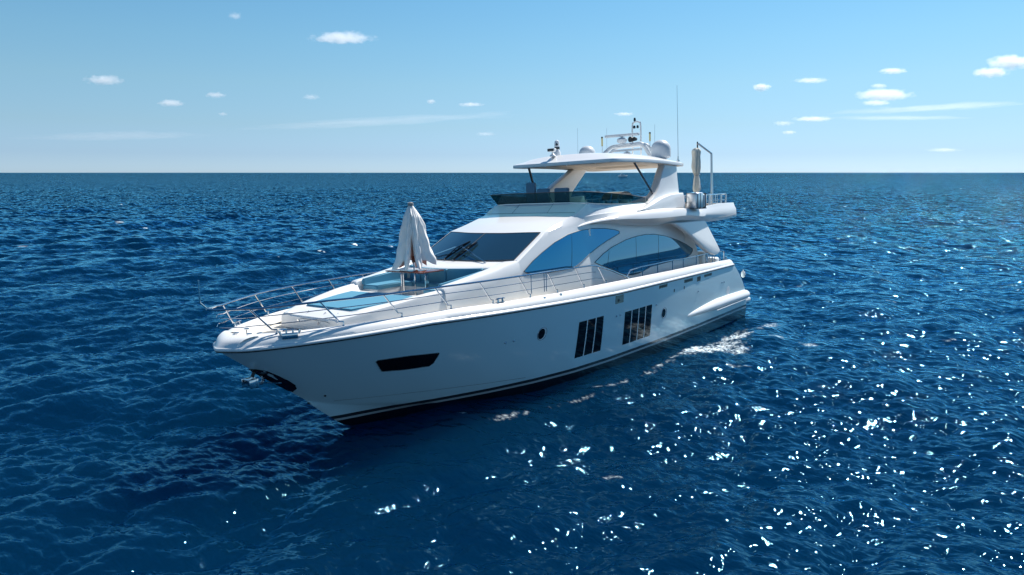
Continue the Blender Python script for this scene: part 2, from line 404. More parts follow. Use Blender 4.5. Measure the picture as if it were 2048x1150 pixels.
# ---- upper house loft : windscreen, roof, sides
WS_B = [(5.45, 2.12, 4.0), (5.72, 1.45, 3.985), (5.93, .75, 3.975), (6.0, 0, 3.97)]
WS_T = [(3.94, 2.05, 4.76), (4.14, 1.45, 4.76), (4.33, .75, 4.75), (4.38, 0, 4.75)]
def side(x, z0, z1, y0=2.3, y1=2.22): return [(x, y0, z0), (x, y0 - .01, z0 + (z1 - z0) * .33), (x, y0 - .04, z0 + (z1 - z0) * .66), (x, y1, z1)]
S = [
 [(5.9, 2.24, 2.1), (5.75, 2.235, 3.0), (5.6, 2.22, 3.6), (5.5, 2.18, 3.93)] + WS_B,
 [(4.1, 2.31, 2.1), (4.05, 2.295, 3.3), (4.0, 2.22, 4.1), (3.96, 2.09, 4.70)] + WS_T,
 [(3.3, 2.33, 2.1), (3.3, 2.31, 3.4), (3.3, 2.22, 4.3), (3.25, 2.09, 4.86), (3.2, 2.0, 4.95), (3.35, 1.4, 5.0), (3.5, .7, 5.01), (3.55, 0, 5.01)],
 [(2.3, 2.34, 2.1), (2.3, 2.315, 3.5), (2.3, 2.21, 4.4), (2.25, 2.10, 5.0), (2.2, 2.0, 5.22), (2.22, 1.4, 5.25), (2.25, .7, 5.26), (2.25, 0, 5.26)],
 [(2.0, 2.345, 2.1), (2.0, 2.318, 3.5), (2.0, 2.21, 4.4), (1.95, 2.12, 5.03), (1.92, 2.02, 5.30), (2.04, 1.4, 5.28), (2.06, .7, 5.285), (2.06, 0, 5.285)],
 [(1.5, 2.35, 2.1), (1.5, 2.32, 3.5), (1.5, 2.205, 4.4), (1.5, 2.16, 5.1), (1.5, 2.08, 5.56), (1.58, 1.4, 5.60), (1.6, .7, 5.61), (1.6, 0, 5.61)],
]
rows = []
def colinterp(A, B, n, first=True):
    o = []
    for k in range(0 if first else 1, n + 1):
        o.append([tuple(Vector(a).lerp(Vector(b), k / n)) for a, b in zip(A, B)])
    return o
rows = colinterp(S[0], S[1], 6)
cols = [cr([s[j] for s in S[1:4]], 6) for j in range(8)]
rows += [[tuple(c[i]) for c in cols] for i in range(1, 13)]
rows += colinterp(S[3], S[4], 1, False) + colinterp(S[4], S[5], 3, False)
rows = [[tuple(p) for p in cr(r[:4], 5)] + list(r[4:]) for r in rows]
full = [r + [(p[0], -p[1], p[2]) for p in reversed(r[:-1])] for r in rows]
def densify(row):      # smooth the side, keep the shoulder
    return row
bm = bmesh.new(); add_grid(bm, full); 
bm.faces.new([bm.verts.new(p) for p in full[0][15:-15]])
recalc(bm); DTREE0 = bvh_of(bm); house = link('wheelhouse', bm, M['gel'], yacht, 26)

# lower house wall aft of the wheelhouse
def wallY(x, z): return I(x, [-7.5, -5, 1.5], [2.22, 2.30, 2.35]) - .012 * (z - 2.1) - .06 * max(0, z - 3.0) ** 2
def aftX(z): return I(z, [2.0, 3.0, 3.5, 4.0, 4.4, 4.7], [-7.1, -7.0, -6.75, -6.2, -5.5, -4.6])
rows = []
for k in range(15):
    z = 1.9 + (4.85 - 1.9) * k / 14
    rows.append([(1.5 + (aftX(z) - 1.5) * j / 24, wallY(1.5 + (aftX(z) - 1.5) * j / 24, z), z) for j in range(25)])
bm = bmesh.new(); add_grid(bm, rows); add_grid(bm, mirror_y(rows))
add_grid(bm, [[(r[-1][0], r[-1][1], r[-1][2]) for r in rows], [(r[-1][0], r[-1][1] - .12, r[-1][2]) for r in rows]])
add_grid(bm, [[(r[-1][0] + .0, -r[-1][1], r[-1][2]) for r in rows], [(r[-1][0], -r[-1][1] + .12, r[-1][2]) for r in rows]])
add_grid(bm, [[(-5.6, y, z) for y in (-2.25, 0, 2.25)] for z in (1.9, 4.5)])
recalc(bm); DT2 = bvh_of(bm); saloon = link('deckhouse_wall', bm, M['gel'], yacht, 30)
class Two:
    def ray_cast(s, o, d):
        a = DTREE0.ray_cast(o, d); b = DT2.ray_cast(o, d)
        if a[0] is None: return b
        if b[0] is None: return a
        return a if abs(a[0].y) > abs(b[0].y) else b
TT = Two()
WIN1 = [(5.27, 3.66), (4.8, 3.93), (4.29, 4.15), (3.6, 4.41), (2.84, 4.60), (2.1, 4.69), (1.33, 4.71), (.5, 4.66), (-.15, 4.57), (-.42, 4.50), (-.38, 4.42), (-.1, 4.36), (.51, 4.23), (1.2, 4.05), (1.78, 3.86), (2.2, 3.68), (2.58, 3.55), (2.8, 3.51), (3.3, 3.49), (4.05, 3.49), (4.7, 3.52), (5.1, 3.57)]
WIN2 = [(1.50, 3.56), (.9, 3.80), (.23, 3.99), (-.8, 4.17), (-1.6, 4.24), (-2.27, 4.26), (-3.0, 4.22), (-3.9, 4.09), (-4.92, 3.85), (-5.7, 3.62), (-6.32, 3.38), (-6.33, 3.28), (-6.15, 3.16), (-5.78, 3.07), (-4, 3.04), (-2.44, 3.0), (-1.9, 2.90), (-1.5, 2.85), (-1.02, 2.84), (-.6, 2.90), (-.2, 3.0), (.61, 3.27), (1.1, 3.42)]
for sgn in (1, -1):
    for nm, poly, divs in (('side_window', WIN1, (2.75,)), ('saloon_window', WIN2, (.6, -1.4, -3.2))):
        o = patch(nm, poly, TT, .008, M['winglass'] if nm == 'side_window' else M['salglass'], house if nm == 'side_window' else saloon, sgn, .3, .02, M['dark'], .011)
        for dx in divs:
            if sgn < 0: break
            zs_ = [p for p in dense(poly, .05) if abs(p[0] - dx) < .06]; z0, z1 = min(p[1] for p in zs_), max(p[1] for p in zs_)
            h = TT.ray_cast(Vector((dx, 8, (z0 + z1) / 2)), Vector((0, -1, 0)))[0].y
            bm = bmesh.new(); add_tube(bm, [(dx - .25 * (k / 6 - .5), TT.ray_cast(Vector((dx, 8, z0 + (z1 - z0) * k / 6)), Vector((0, -1, 0)))[0].y + .008, z0 + .01 + (z1 - z0 - .02) * k / 6) for k in range(7)], .006, 5); recalc(bm)
            link('pane_joint', bm, M['dark'], o)
# windscreen glass, a slightly inset frame left white
def wspt(s, t):   # s -1..1 across, t 0 bottom..1 top
    a = abs(s); sg = 1 if s >= 0 else -1
    B = cr([(5.45, 2.12, 4.0), (5.72, 1.45, 3.985), (5.93, .75, 3.975), (6.0, 0, 3.97)], 8); T = cr(WS_T, 8)
    yb = 2.12 * a; yt = 2.05 * a
    def at(P, y):
        xs = [p.y for p in reversed(P)]; return Vector((I(y, xs, [p.x for p in reversed(P)]), y, I(y, xs, [p.z for p in reversed(P)])))
    p = at(B, yb).lerp(at(T, yt), t); p.y *= sg
    n = Vector((.46, 0, .89)); return p + n * .012
rows = []
for i in range(13):
    t = .015 + (.955) * i / 12
    rows.append([wspt(-.955 + 1.91 * k / 24, t) for k in range(25)])
bm = bmesh.new(); add_grid(bm, rows); recalc(bm); ws = link('windscreen', bm, M['wsglass'], house, 60)
per = [rows[0][k] for k in range(25)] + [rows[i][24] for i in range(1, 13)] + [rows[12][k] for k in range(23, -1, -1)] + [rows[i][0] for i in range(11, -1, -1)]
tube('seal', per, .012, M['dark'], ws, 6)
tube('mullion', [wspt(0, t / 8 * .95 + .02) + Vector((0, 0, .004)) for t in range(9)], .008, M['dark'], ws, 5)
# wipers
WN = Vector((.46, 0, .89))
for (base, end, b0, b1) in (((5.653, -1.131, 4.06), (5.40, -.40, 4.27), (4.983, -.17, 4.473), (5.99, -.367, 3.99)), ((5.929, 1.264, 3.93), (5.416, -.065, 4.268), (5.031, .178, 4.449), (6.046, .059, 3.975))):
    base, end, b0, b1 = (Vector(v) for v in (base, end, b0, b1))
    bm = bmesh.new(); add_tube(bm, [base, base + WN * .07, end + WN * .11], .014, 6); add_tube(bm, [base + Vector((.05, .07, 0)), base + Vector((.05, .07, 0)) + WN * .07, end + Vector((0, .05, 0)) + WN * .11], .011, 6)
    add_lathe(bm, [(.045, -.02), (.045, .05), (.02, .07)], tuple(base), 10); recalc(bm); wp = link('wiper', bm, M['steel'], ws)
    bm = bmesh.new(); add_tube(bm, [b0 + WN * .05, (b0 + b1) / 2 + WN * .13, b1 + WN * .05], .016, 6); add_tube(bm, [b0 + WN * .035, b1 + WN * .035], .026, 6)
    add_tube(bm, [b0.lerp(b1, .2) + WN * .05, b0.lerp(b1, .35) + WN * .11, b0.lerp(b1, .5) + WN * .05], .014, 5); add_tube(bm, [b0.lerp(b1, .5) + WN * .05, b0.lerp(b1, .65) + WN * .11, b0.lerp(b1, .8) + WN * .05], .014, 5)
    recalc(bm); link('wiper_blade', bm, M['black'], wp)
# seams on the sloping panels in front of the flybridge, and the panel step
for y in (-.75, .75): tube('panel_seam', [(2.05, y * 1.05, 5.293), (1.6, y, 5.612)], .007, M['seam'], house, 5)
tube('panel_seam', [(2.075, y, 5.287) for y in (-1.95, -1.4, 0, 1.4, 1.95)], .008, M['seam'], house, 5)

# ---- flybridge wing (both sides)
#           x     lowY  lowZ  foldY foldZ shelfY shelfZ  topY topZ
FW = [(2.2, 2.09, 4.76, 2.10, 4.86, 2.07, 5.04, 2.04, 5.20),
      (1.5, 2.12, 4.86, 2.24, 4.97, 2.18, 5.15, 2.08, 5.52),
      (.6, 2.17, 4.85, 2.42, 5.06, 2.32, 5.20, 2.12, 5.50),
      (-.3, 2.22, 4.78, 2.58, 5.11, 2.43, 5.23, 2.16, 5.49),
      (-1.2, 2.32, 4.68, 2.70, 5.13, 2.50, 5.24, 2.20, 5.48),
      (-2.7, 2.45, 4.60, 2.78, 5.15, 2.55, 5.25, 2.25, 5.45),
      (-4.7, 2.45, 4.60, 2.78, 5.13, 2.62, 5.17, 2.45, 5.17),
      (-6.0, 2.50, 4.53, 2.73, 5.01, 2.64, 5.08, 2.54, 5.08),
      (-7.2, 2.60, 4.48, 2.69, 5.03, 2.60, 5.16, 2.51, 5.16),
      (-8.6, 2.66, 4.50, 2.66, 5.05, 2.56, 5.22, 2.48, 5.22),
      (-10.1, 2.66, 4.57, 2.62, 5.05, 2.52, 5.21, 2.45, 5.21)]
st = []
for x, ly, lz, fy, fz, sy_, sz, ty, tz in FW:
    st.append([(x, ly - .5, lz - .0), (x, ly, lz), (x, ly + (fy + .05 - ly) * .6, lz + (fz - lz) * .22), (x, fy + I(x, [-10, -5], [.035, .05]), lz + (fz - lz) * .5), (x, fy + I(x, [-10, -5], [.02, .03]), lz + (fz - lz) * .78), (x, fy - .04, fz + .0), (x, sy_, sz), (x, sy_ - .03, sz + .005), (x, ty, tz), (x, ty - .08, tz), (x, ty - .1, 4.72)])
for sgn in (1, -1):
    rows = loft(st, 6, False)
    if sgn < 0: rows = mirror_y(rows)
    bm = bmesh.new(); add_grid(bm, rows); bm.faces.new([bm.verts.new(p) for p in rows[0]]); bm.faces.new([bm.verts.new(p) for p in rows[-1]])
    recalc(bm); wing = link('flybridge_wing', bm, M['gel'], yacht, 35)
    if sgn > 0:
        tube('wing_seam', [(-6.4, 2.655, 4.63), (-7.4, 2.685, 4.61), (-8.8, 2.70, 4.63), (-10.08, 2.675, 4.68)], .008, M['seam'], wing, 5)
        tube('wing_seam', [(-1.3, 2.51, 5.255), (-2.7, 2.56, 5.265), (-4.7, 2.63, 5.185)], .007, M['seam'], wing, 5)
bm = bmesh.new(); add_box(bm, (-10.05, -2.45, 4.50), (-5.0, 2.45, 4.70), 0); add_box(bm, (-5.0, -1.98, 4.51), (1.0, 1.98, 4.70), 0); add_box(bm, (-10.1, -2.5, 4.55), (-9.98, 2.5, 5.2), .03); recalc(bm); flydeck = link('flybridge_deck', bm, M['liner'], yacht)
box('flybridge_floor', (-9.9, -2.0, 4.704), (1.3, 2.0, 4.72), M['gel2'], flydeck, 0)
# curved supports from the wing down to the cockpit
LEG = [(-3.3, 4.63), (-3.9, 4.56), (-4.6, 4.30), (-5.35, 3.95), (-5.9, 3.66), (-6.4, 3.38), (-6.8, 3.19), (-7.15, 3.08), (-7.45, 3.02), (-7.75, 3.03), (-7.95, 3.10), (-8.0, 3.2), (-7.75, 3.5), (-7.35, 3.92), (-7.0, 4.3), (-6.75, 4.58)]
for sgn in (1, -1):
    bm = bmesh.new(); f0 = lambda x, z: sgn * (2.42 + .10 * (4.6 - z)); f1 = lambda x, z: sgn * (2.64 + .10 * (4.6 - z)); add_prism(bm, LEG, f0, f1, .06, 3); recalc(bm)
    o = link('wing_support', bm, M['gel'], yacht, 40)
    tube('support_post', [(-7.2, sgn * 2.45, 2.0), (-7.2, sgn * 2.48, 3.15)], .03, M['steel'], o)

# ---- flybridge windscreen (deflector)
prof = [(-2.75, 2.22, 5.42, 5.43), (-2.2, 2.22, 5.44, 5.66), (-1.0, 2.19, 5.47, 5.80), (.2, 2.16, 5.50, 5.88), (1.0, 2.12, 5.54, 5.94), (1.42, 1.98, 5.585, 5.97), (1.58, 1.4, 5.605, 5.985), (1.61, .7, 5.61, 5.985), (1.62, 0, 5.61, 5.985)]
def defl(k):   # base / top points
    x, y, a, b = prof[k]; h = b - a; fx = .85 if k >= 5 else (.3 if k == 4 else 0); fy = .25 if k <= 5 else 0.05
    return Vector((x, y, a)), Vector((x + h * fx, y + h * fy, b))
half = [defl(k) for k in range(9)]; allp = half + [(Vector((a.x, -a.y, a.z)), Vector((b.x, -b.y, b.z))) for a, b in reversed(half[:-1])]
bm = bmesh.new(); add_grid(bm, [[tuple(a) for a, b in allp], [tuple((a + b) / 2) for a, b in allp], [tuple(b) for a, b in allp]]); recalc(bm)
dfl = link('wind_deflector', bm, M['deflector'], yacht, 30)
tube('deflector_base_trim', [a + Vector((.01, 0, .0)) for a, b in allp], .016, M['steel'], dfl, 6)
tube('deflector_top_edge', [b for a, b in allp], .012, M['dark'], dfl, 6)
for k in (1, 3, 5, 6, 7, 9, 10, 11): tube('deflector_post', [allp[k][0] - Vector((.02, 0, 0)), allp[k][1] - Vector((.02, 0, 0))], .014, M['steel'], dfl, 6)

# ---- hardtop
HTX = [-5.62, -5.45, -4.6, -3.4, -2.2, -1.0, -.2, .12, .22]
HTY = [2.16, 2.24, 2.34, 2.38, 2.38, 2.36, 2.32, 2.22, 2.0]
def rimZ(x): return I(x, [-5.6, -4.6, -3.4, -2.2, -1, 0, .5], [6.97, 7.0, 7.05, 7.08, 7.09, 7.08, 7.06])
def crownH(x): return I(x, [-5.7, -5.3, -4, -2.5, -1, -.1, .2, .5], [.10, .18, .30, .36, .33, .27, .16, .1])
ol = [(x, y) for x, y in zip(HTX, HTY)] + [(.30, 1.4), (.34, .7), (.36, 0)]
outl = ol + [(x, -y) for x, y in reversed(ol[:-1])]          # front half ring, port aft -> stbd aft
outl = [tuple(p)[:2] for p in cr([(x, y, 0) for x, y in outl], 3)]
outl += [(-5.66, y) for y in (-1.4, -.7, 0, .7, 1.4)]
def ring(s, fz): return [((x + 2.7) * s - 2.7, y * s, fz(x, y)) for x, y in outl]
bm = bmesh.new()
top = []
for s, kz in ((1.0, -.11), (1.004, -.03), (1.0, .01), (.97, .05), (.90, .10)):
    top.append(ring(s, lambda x, y, kz=kz: rimZ(x) + kz))
def crown(s):
    r = []
    for x, y in outl:
        X, Y = (x + 2.7) * s - 2.7, y * s
        r.append((X, Y, rimZ(X) + .10 + (crownH(X) - .10) * (1 - (abs(Y) / 2.4) ** 2.2)))
    return r
for s in (.8, .65, .5, .3, .1): top.append(crown(s))
vs = add_grid(bm, top, closed=True); bm.faces.new(vs[-1]); recalc(bm)
hardtop = link('hardtop', bm, M['gel'], yacht, 32)
bm = bmesh.new()
under = [ring(1.0, lambda x, y: rimZ(x) - .11), ring(.93, lambda x, y: rimZ(x) - .125), ring(.88, lambda x, y: rimZ(x) - .09), ring(.60, lambda x, y: rimZ(x) - .07), ring(.56, lambda x, y: rimZ(x) + .02), ring(.1, lambda x, y: rimZ(x) + .03)]
vs = add_grid(bm, under, closed=True); bm.faces.new(vs[-1]); recalc(bm); ceil = link('headliner', bm, M['liner'], hardtop, 30)
for x, y in ((-.2, -1.9), (.28, -.5), (.3, .5), (0.1, 1.6)): tube('clip', [(x + .08, y, 6.93), (x + .08, y, 7.02)], .018, M['gel'], hardtop, 6)
# pillars
bm = bmesh.new(); add_prism(bm, [(-3.70, 7.02), (-3.82, 6.85), (-3.55, 6.55), (-3.3, 6.2), (-3.03, 5.87), (-2.6, 5.62), (-2.2, 5.45), (-2.2, 5.2), (-4.88, 5.2), (-4.86, 5.8), (-4.85, 6.5), (-4.9, 7.02)], lambda x, z: 2.02 - .04 * (z - 5.2), lambda x, z: 2.42 - .1 * (z - 5.2), .035, 3); recalc(bm)
link('hardtop_pillar', bm, M['gel'], yacht, 40)
bm = bmesh.new(); add_prism(bm, [(-3.80, 6.98), (-3.45, 6.79), (-2.87, 6.54), (-2.35, 6.3), (-1.91, 6.05), (-1.5, 5.75), (-1.2, 5.3), (-3.1, 5.2), (-3.66, 6.02), (-4.22, 6.46), (-4.75, 6.88), (-5.1, 6.98)], -2.0, -2.3, .035, 3); recalc(bm)
link('hardtop_pillar', bm, M['gel'], yacht, 40)
# fairing at the foot of the pillars
for sgn in (1, -1):
    bm = bmesh.new(); add_prism(bm, [(-1.0, 5.20), (-1.6, 5.30), (-2.3, 5.45), (-3.0, 5.62), (-3.8, 5.74), (-4.9, 5.78), (-4.93, 5.17), (-3, 5.19)], sgn * 2.2, lambda x, z: sgn * (2.62 - .14 * (z - 5.2)), .05, 3); recalc(bm); link('pillar_fairing', bm, M['gel'], yacht, 40)
for (a, b) in (((-1.62, 2.12, 7.03), (-3.0, 2.22, 5.72)), ((-.62, -2.02, 7.03), (-1.30, -2.12, 5.6))):
    s = tube('hardtop_strut', [a, b], .028, M['steel'], yacht, 8)
    s2 = tube('strut_pair', [(a[0] + .09, a[1] + .01, a[2]), (b[0] + .06, b[1] + .01, b[2])], .022, M['dark'], s, 8)

# ---- electronics on the hardtop
def topZ(x, y): return rimZ(x) + .10 + (crownH(x) - .10) * (1 - (abs(y) / 2.4) ** 2.2)
def dome(x, y, r, h, nm='satellite_dome'):
    z = topZ(x, y) - .02
    bm = bmesh.new(); p = [(r * .55, -.02), (r * .6, .04), (r * .8, .05), (r * .97, .10), (r, .18), (r, h - r * .95)]
    for k in range(1, 9): a = k / 8 * math.pi / 2; p.append((r * math.cos(a) if k < 8 else 0.0005, h - r * .95 + r * .95 * math.sin(a)))
    add_lathe(bm, p, (x, y, z), 32); recalc(bm); o = link(nm, bm, M['radome'], hardtop, 50)
    bm = bmesh.new(); add_lathe(bm, [(r * .5, -.05), (r * .5, .03)], (x, y, z), 20); recalc(bm); link('dome_foot', bm, M['dark'], o)
dome(-4.78, 1.6, .40, .80); dome(-4.2, -1.6, .36, .72)
# radar arch
bm = bmesh.new()
for x0 in (-4.75,):
    pts = cr([(x0 + .45, -1.05, 7.28), (x0 + .2, -.9, 7.6), (x0, -.72, 7.80), (x0 - .02, -.4, 7.84), (x0 - .02, .4, 7.86), (x0, .68, 7.86), (x0 - .1, .85, 7.7), (x0 - .3, 1.0, 7.28)], 5)
    add_tube(bm, pts, [.085] * len(pts), 10)
    pts = [p + Vector((-.42, 0, -.02)) for p in pts]; add_tube(bm, pts, .07, 10)
add_box(bm, (-5.15, -.3, 7.84), (-4.5, .3, 7.90), .02); recalc(bm); arch = link('radar_arch', bm, M['radome'], hardtop, 50)
def radar(x, y, z, L, ang, s=1):
    bm = bmesh.new(); add_lathe(bm, [(.09 * s, -.12 * s), (.09 * s, -.02), (.17 * s, 0), (.21 * s, .05 * s), (.21 * s, .14 * s), (.13 * s, .20 * s), (.05 * s, .22 * s), (.05, .27 * s)], (x, y, z), 20); recalc(bm); o = link('radar_pedestal', bm, M['radome'], arch, 40)
    m4 = Matrix.Translation((x, y, z + .30 * s)) @ Matrix.Rotation(ang, 4, 'Z')
    bm = bmesh.new(); add_box(bm, (-.07 * s, -L / 2, -.05 * s), (.07 * s, L / 2, .06 * s), .03 * s, m4); recalc(bm); link('radar_scanner', bm, M['radome'], o, 40)
radar(-4.42, 0.0, 7.94, 1.55, R(6)); radar(-4.62, .12, 7.40, 1.35, R(6), .75)
# light mast hoop
bm = bmesh.new(); add_tube(bm, cr([(-5.3, 0, 7.45), (-5.3, 0, 8.65), (-5.3, .08, 8.8), (-5.3, .2, 8.84), (-5.3, .33, 8.8), (-5.3, .4, 8.65), (-5.3, .4, 7.42)], 4), .035, 8); recalc(bm); mast = link('light_mast', bm, M['gel'], hardtop)
for (x, y, z, r, h) in ((-5.3, .12, 8.85, .05, .15), (-5.22, .14, 8.55, .055, .12), (-5.22, .3, 8.55, .05, .12)):
    bm = bmesh.new(); add_lathe(bm, [(r * .7, 0), (r, .02), (r, h * .6), (r * .7, h)], (x, y, z), 14); recalc(bm); link('navigation_light', bm, M['black'], mast)
bm = bmesh.new(); add_tube(bm, [(-5.05, .02, 8.1), (-5.2, .06, 8.1)], [.12, .10], 18); add_tube(bm, [(-5.05, .22, 8.1), (-5.2, .22, 8.1)], [.09, .07], 18); recalc(bm); link('horn_speaker', bm, M['dark'], mast)
for x, y, z0, z1 in ((-4.3, -.9, 7.6, 8.22), (-5.17, .9, 7.7, 8.30)):
    a = tube('antenna_stick', [(x, y, z0 - .15), (x, y, z0 + .26)], .014, M['alu'], hardtop, 6)
    bm = bmesh.new(); add_tube(bm, [(x, y, z0 + .26), (x, y, z1 - .03)], .036, 10); recalc(bm); link('gps_antenna', bm, M['yellow'], a)
    bm = bmesh.new(); add_tube(bm, [(x, y, z1 - .03), (x, y, z1 + .03)], .04, 10); recalc(bm); link('antenna_cap', bm, M['dark'], a)
for x, y, z0, z1 in ((-4.08, -2.0, 7.2, 8.70), (-5.16, -1.2, 7.2, 8.69), (-5.02, 1.2, 7.2, 8.61)):
    tube('whip_antenna', [(x, y, z0), (x, y, z0 + .5), (x, y + .01, z1)], [.012, .008, .006], M['alu'], hardtop, 5)
a = tube('whip_antenna', [(-5.32, 2.1, 7.0), (-5.32, 2.1, 7.35), (-5.30, 2.1, 8.5), (-5.26, 2.1, 10.1)], [.02, .014, .011, .007], M['alu'], hardtop, 6)
bm = bmesh.new(); add_lathe(bm, [(.07, 0), (.07, .04), (.03, .06), (.03, .2)], (-5.32, 2.1, 7.06), 12); recalc(bm); link('antenna_foot', bm, M['steel'], a)
# searchlight / camera at the front of the hardtop
bm = bmesh.new(); add_lathe(bm, [(.14, 0), (.14, .16), (.10, .24), (.075, .26)], (-1.0, -.9, topZ(-1, -.9) - .03), 18); recalc(bm); tc_ = link('thermal_camera', bm, M['radome'], hardtop)
bm = bmesh.new(); z = topZ(-1, -.9) + .23; add_lathe(bm, [(.085, 0), (.10, .04), (.10, .26), (.08, .34), (.0005, .39)], (-1.0, -.9, z), 18); recalc(bm); link('camera_head', bm, M['radome'], tc_)
bm = bmesh.new(); add_lathe(bm, [(.105, 0), (.108, .02), (.108, .07), (.105, .09)], (-1.0, -.9, z + .02), 18); add_tube(bm, [(-.93, -.86, z + .2), (-.885, -.83, z + .2)], .045, 12); recalc(bm); link('camera_lens', bm, M['black'], tc_)
z = topZ(-.15, -.55)
bm = bmesh.new(); add_lathe(bm, [(.12, -.02), (.11, .03), (.04, .09), (.035, .17)], (-.15, -.5, z), 14); recalc(bm); sl_ = link('searchlight', bm, M['gel'], hardtop)
bm = bmesh.new(); add_box(bm, (-.20, -.68, z + .16), (-.05, -.36, z + .29), .03); recalc(bm); link('searchlight_housing', bm, M['gel'], sl_)
bm = bmesh.new(); add_box(bm, (-.048, -.66, z + .18), (-.035, -.38, z + .27), 0); recalc(bm); link('searchlight_lens', bm, M['black'], sl_)

# ---- flybridge furniture
for (x, y, wd, z0, z1) in ((.35, -1.2, .42, 5.75, 6.38), (.35, -.62, .55, 5.7, 6.14), (.2, .12, .62, 5.7, 6.14)):
    bm = bmesh.new(); add_box(bm, (x - .08, y - wd / 2, 4.9), (x + .08, y + wd / 2, z1), .05); recalc(bm); h_ = link('helm_seat_back', bm, M['fabricgrey'], yacht, 50)
    bm = bmesh.new(); add_box(bm, (x - .6, y - wd / 2, 4.75), (x - .09, y + wd / 2, 5.2), .05); recalc(bm); link('helm_seat', bm, M['fabricgrey'], h_, 50)
bm = bmesh.new(); add_box(bm, (.75, -.9, 4.72), (1.3, .9, 5.55), .08); recalc(bm); link('helm_console', bm, M['gel'], yacht)
bm = bmesh.new(); pts = [(-2.3 + .62 * math.cos(a) * -1, 1.0, 5.62 + .30 * math.sin(a)) for a in [math.pi * k / 10 for k in range(11)]]
add_grid(bm, [[(p[0], .65, p[2]) for p in pts], [(p[0], 1.35, p[2]) for p in pts]]); add_box(bm, (-2.9, .7, 4.72), (-1.7, 1.3, 5.6), .02); recalc(bm); bbq = link('grill_cabinet', bm, M['steel'], yacht)
box('flybridge_sofa', (-4.6, -2.0, 4.72), (-3.0, -1.2, 5.2), M['fabricgrey'], yacht, .06); box('flybridge_seat', (-1.2, 1.3, 4.72), (-.1, 2.0, 5.45), M['fabricgrey'], yacht, .06)

# ---- rails
def railpt(x, d, z):
    i = min(range(141), key=lambda k: abs(PC[k].x - x)); j = min(139, max(0, i if PC[i].x <= x else i - 1))
    t = (x - PC[j].x) / max(1e-6, PC[j + 1].x - PC[j].x); t = max(0, min(1, t))
    p = PC[j].lerp(PC[j + 1], t); n = PN[j].lerp(PN[j + 1], t).normalized(); q = p + n * d
    return Vector((q.x, max(q.y, 0), z))
bases = [13.0, 11.61, 10.11, 8.63, 7.15, 5.61, 4.32, 2.89, 1.58]
def railZ(x): return I(x, [-1, .05, 1.2, 2.3, 4, 9, 12, 13.4, 14], [2.84, 2.87, 3.26, 3.56, 3.60, 3.645, 3.64, 3.60, 3.64])
for sgn in (1, -1):
    mx = lambda p: (p[0], p[1] * sgn, p[2])
    xs = [13.85, 13.7, 13.5, 13.2, 12.8, 12.4, 12, 11.5, 11, 10.3, 9.5, 8.7, 8, 7, 6, 5, 4, 3, 2.5, 2.2, 1.8, 1.2, .6, .1]
    tp = [Vector((14.0, 0, 3.655)), Vector((13.9, .16, 3.63))] + [railpt(x, .23 if x < 13 else .23 - .0 * x, railZ(x)) for x in xs[1:]]
    for q in tp[2:6]: q.y = max(q.y, sheerY(q.x) - .25)
    rail = tube('guard_rail', [mx(p) for p in tp], .026, M['steel'], yacht, 8)
    for f in (.35, .68):
        pts = [mx(railpt(x, .235, capZ(x) + (railZ(x) - capZ(x)) * f)) for x in xs[1:-3 if f < .5 else -4]]
        pts = [mx((13.78, .06, capZ(13.5) + .65 * f))] + pts
        tube('mid_rail', pts, .011, M['steel'], rail, 6)
    for x in bases:
        b = railpt(x, .235, capZ(x) - .01); t_ = railpt(min(x + .48, 13.6), .235, railZ(x + .48)); k = b.lerp(t_, .06); k.x -= .02
        st_ = tube('stanchion', [mx(b), mx(b + Vector((-.01, 0, .10))), mx(b.lerp(t_, .18)), mx(t_)], .020, M['steel'], rail, 7)
        bm = bmesh.new(); add_lathe(bm, [(.035, -.01), (.035, .012), (.02, .03)], mx(b), 10); recalc(bm); link('stanchion_foot', bm, M['steel'], st_)
    for x in (5.55, 4.95, 4.85):
        tube('gate_post', [mx(railpt(x, .235, capZ(x) + .10)), mx(railpt(x, .235, railZ(x)))], .013, M['steel'], rail, 6)
    ax = [.3, .0, -.87, -2.04, -3.29, -4.28, -5.58, -6.8, -7.3]
    r2 = tube('side_deck_rail', [mx(railpt(x, .22, (2.95 if x > .2 else 3.16 if x > -.2 else 3.19 if x > -4 else 3.14))) for x in ax], .022, M['steel'], yacht, 8)
    for x in ax[2:]:
        tube('rail_post', [mx(railpt(x, .22, capZ(x) - .02)), mx(railpt(x, .22, 3.17))], .018, M['steel'], r2, 6)
staff = tube('jack_staff', [(13.98, 0, 3.655), (14.14, 0, 3.82), (14.14, 0, 3.95), (14.13, 0, 4.33)], .018, M['steel'], yacht, 7)
# aft flybridge rail
for sgn in (1, -1):
    r3 = tube('aft_rail', [(-4.95, 2.5 * sgn, 5.52), (-5.15, 2.52 * sgn, 5.60), (-9.2, 2.5 * sgn, 5.64), (-9.35, 2.45 * sgn, 5.62), (-9.35, 2.45 * sgn, 5.1)], .026, M['steel'], yacht, 7)
    tube('mid_rail', [(-4.95, 2.5 * sgn, 5.36), (-9.35, 2.46 * sgn, 5.38)], .014, M['steel'], r3, 6)
    for x in (-5.05, -5.45, -5.9, -6.5, -6.95, -7.05, -7.45, -7.55, -8.1, -8.7, -8.8, -9.3):
        tube('rail_post', [(x, 2.5 * sgn, 4.95), (x, 2.5 * sgn, 5.63)], .020, M['steel'], r3, 6)
r3 = tube('aft_rail', [(-9.35, -2.45, 5.62), (-9.35, 2.45, 5.62)], .024, M['steel'], yacht, 7)
for k in range(1, 12): tube('rail_post', [(-9.35, -2.45 + .41 * k, 5.0), (-9.35, -2.45 + .41 * k, 5.62)], .016, M['steel'], r3, 6)

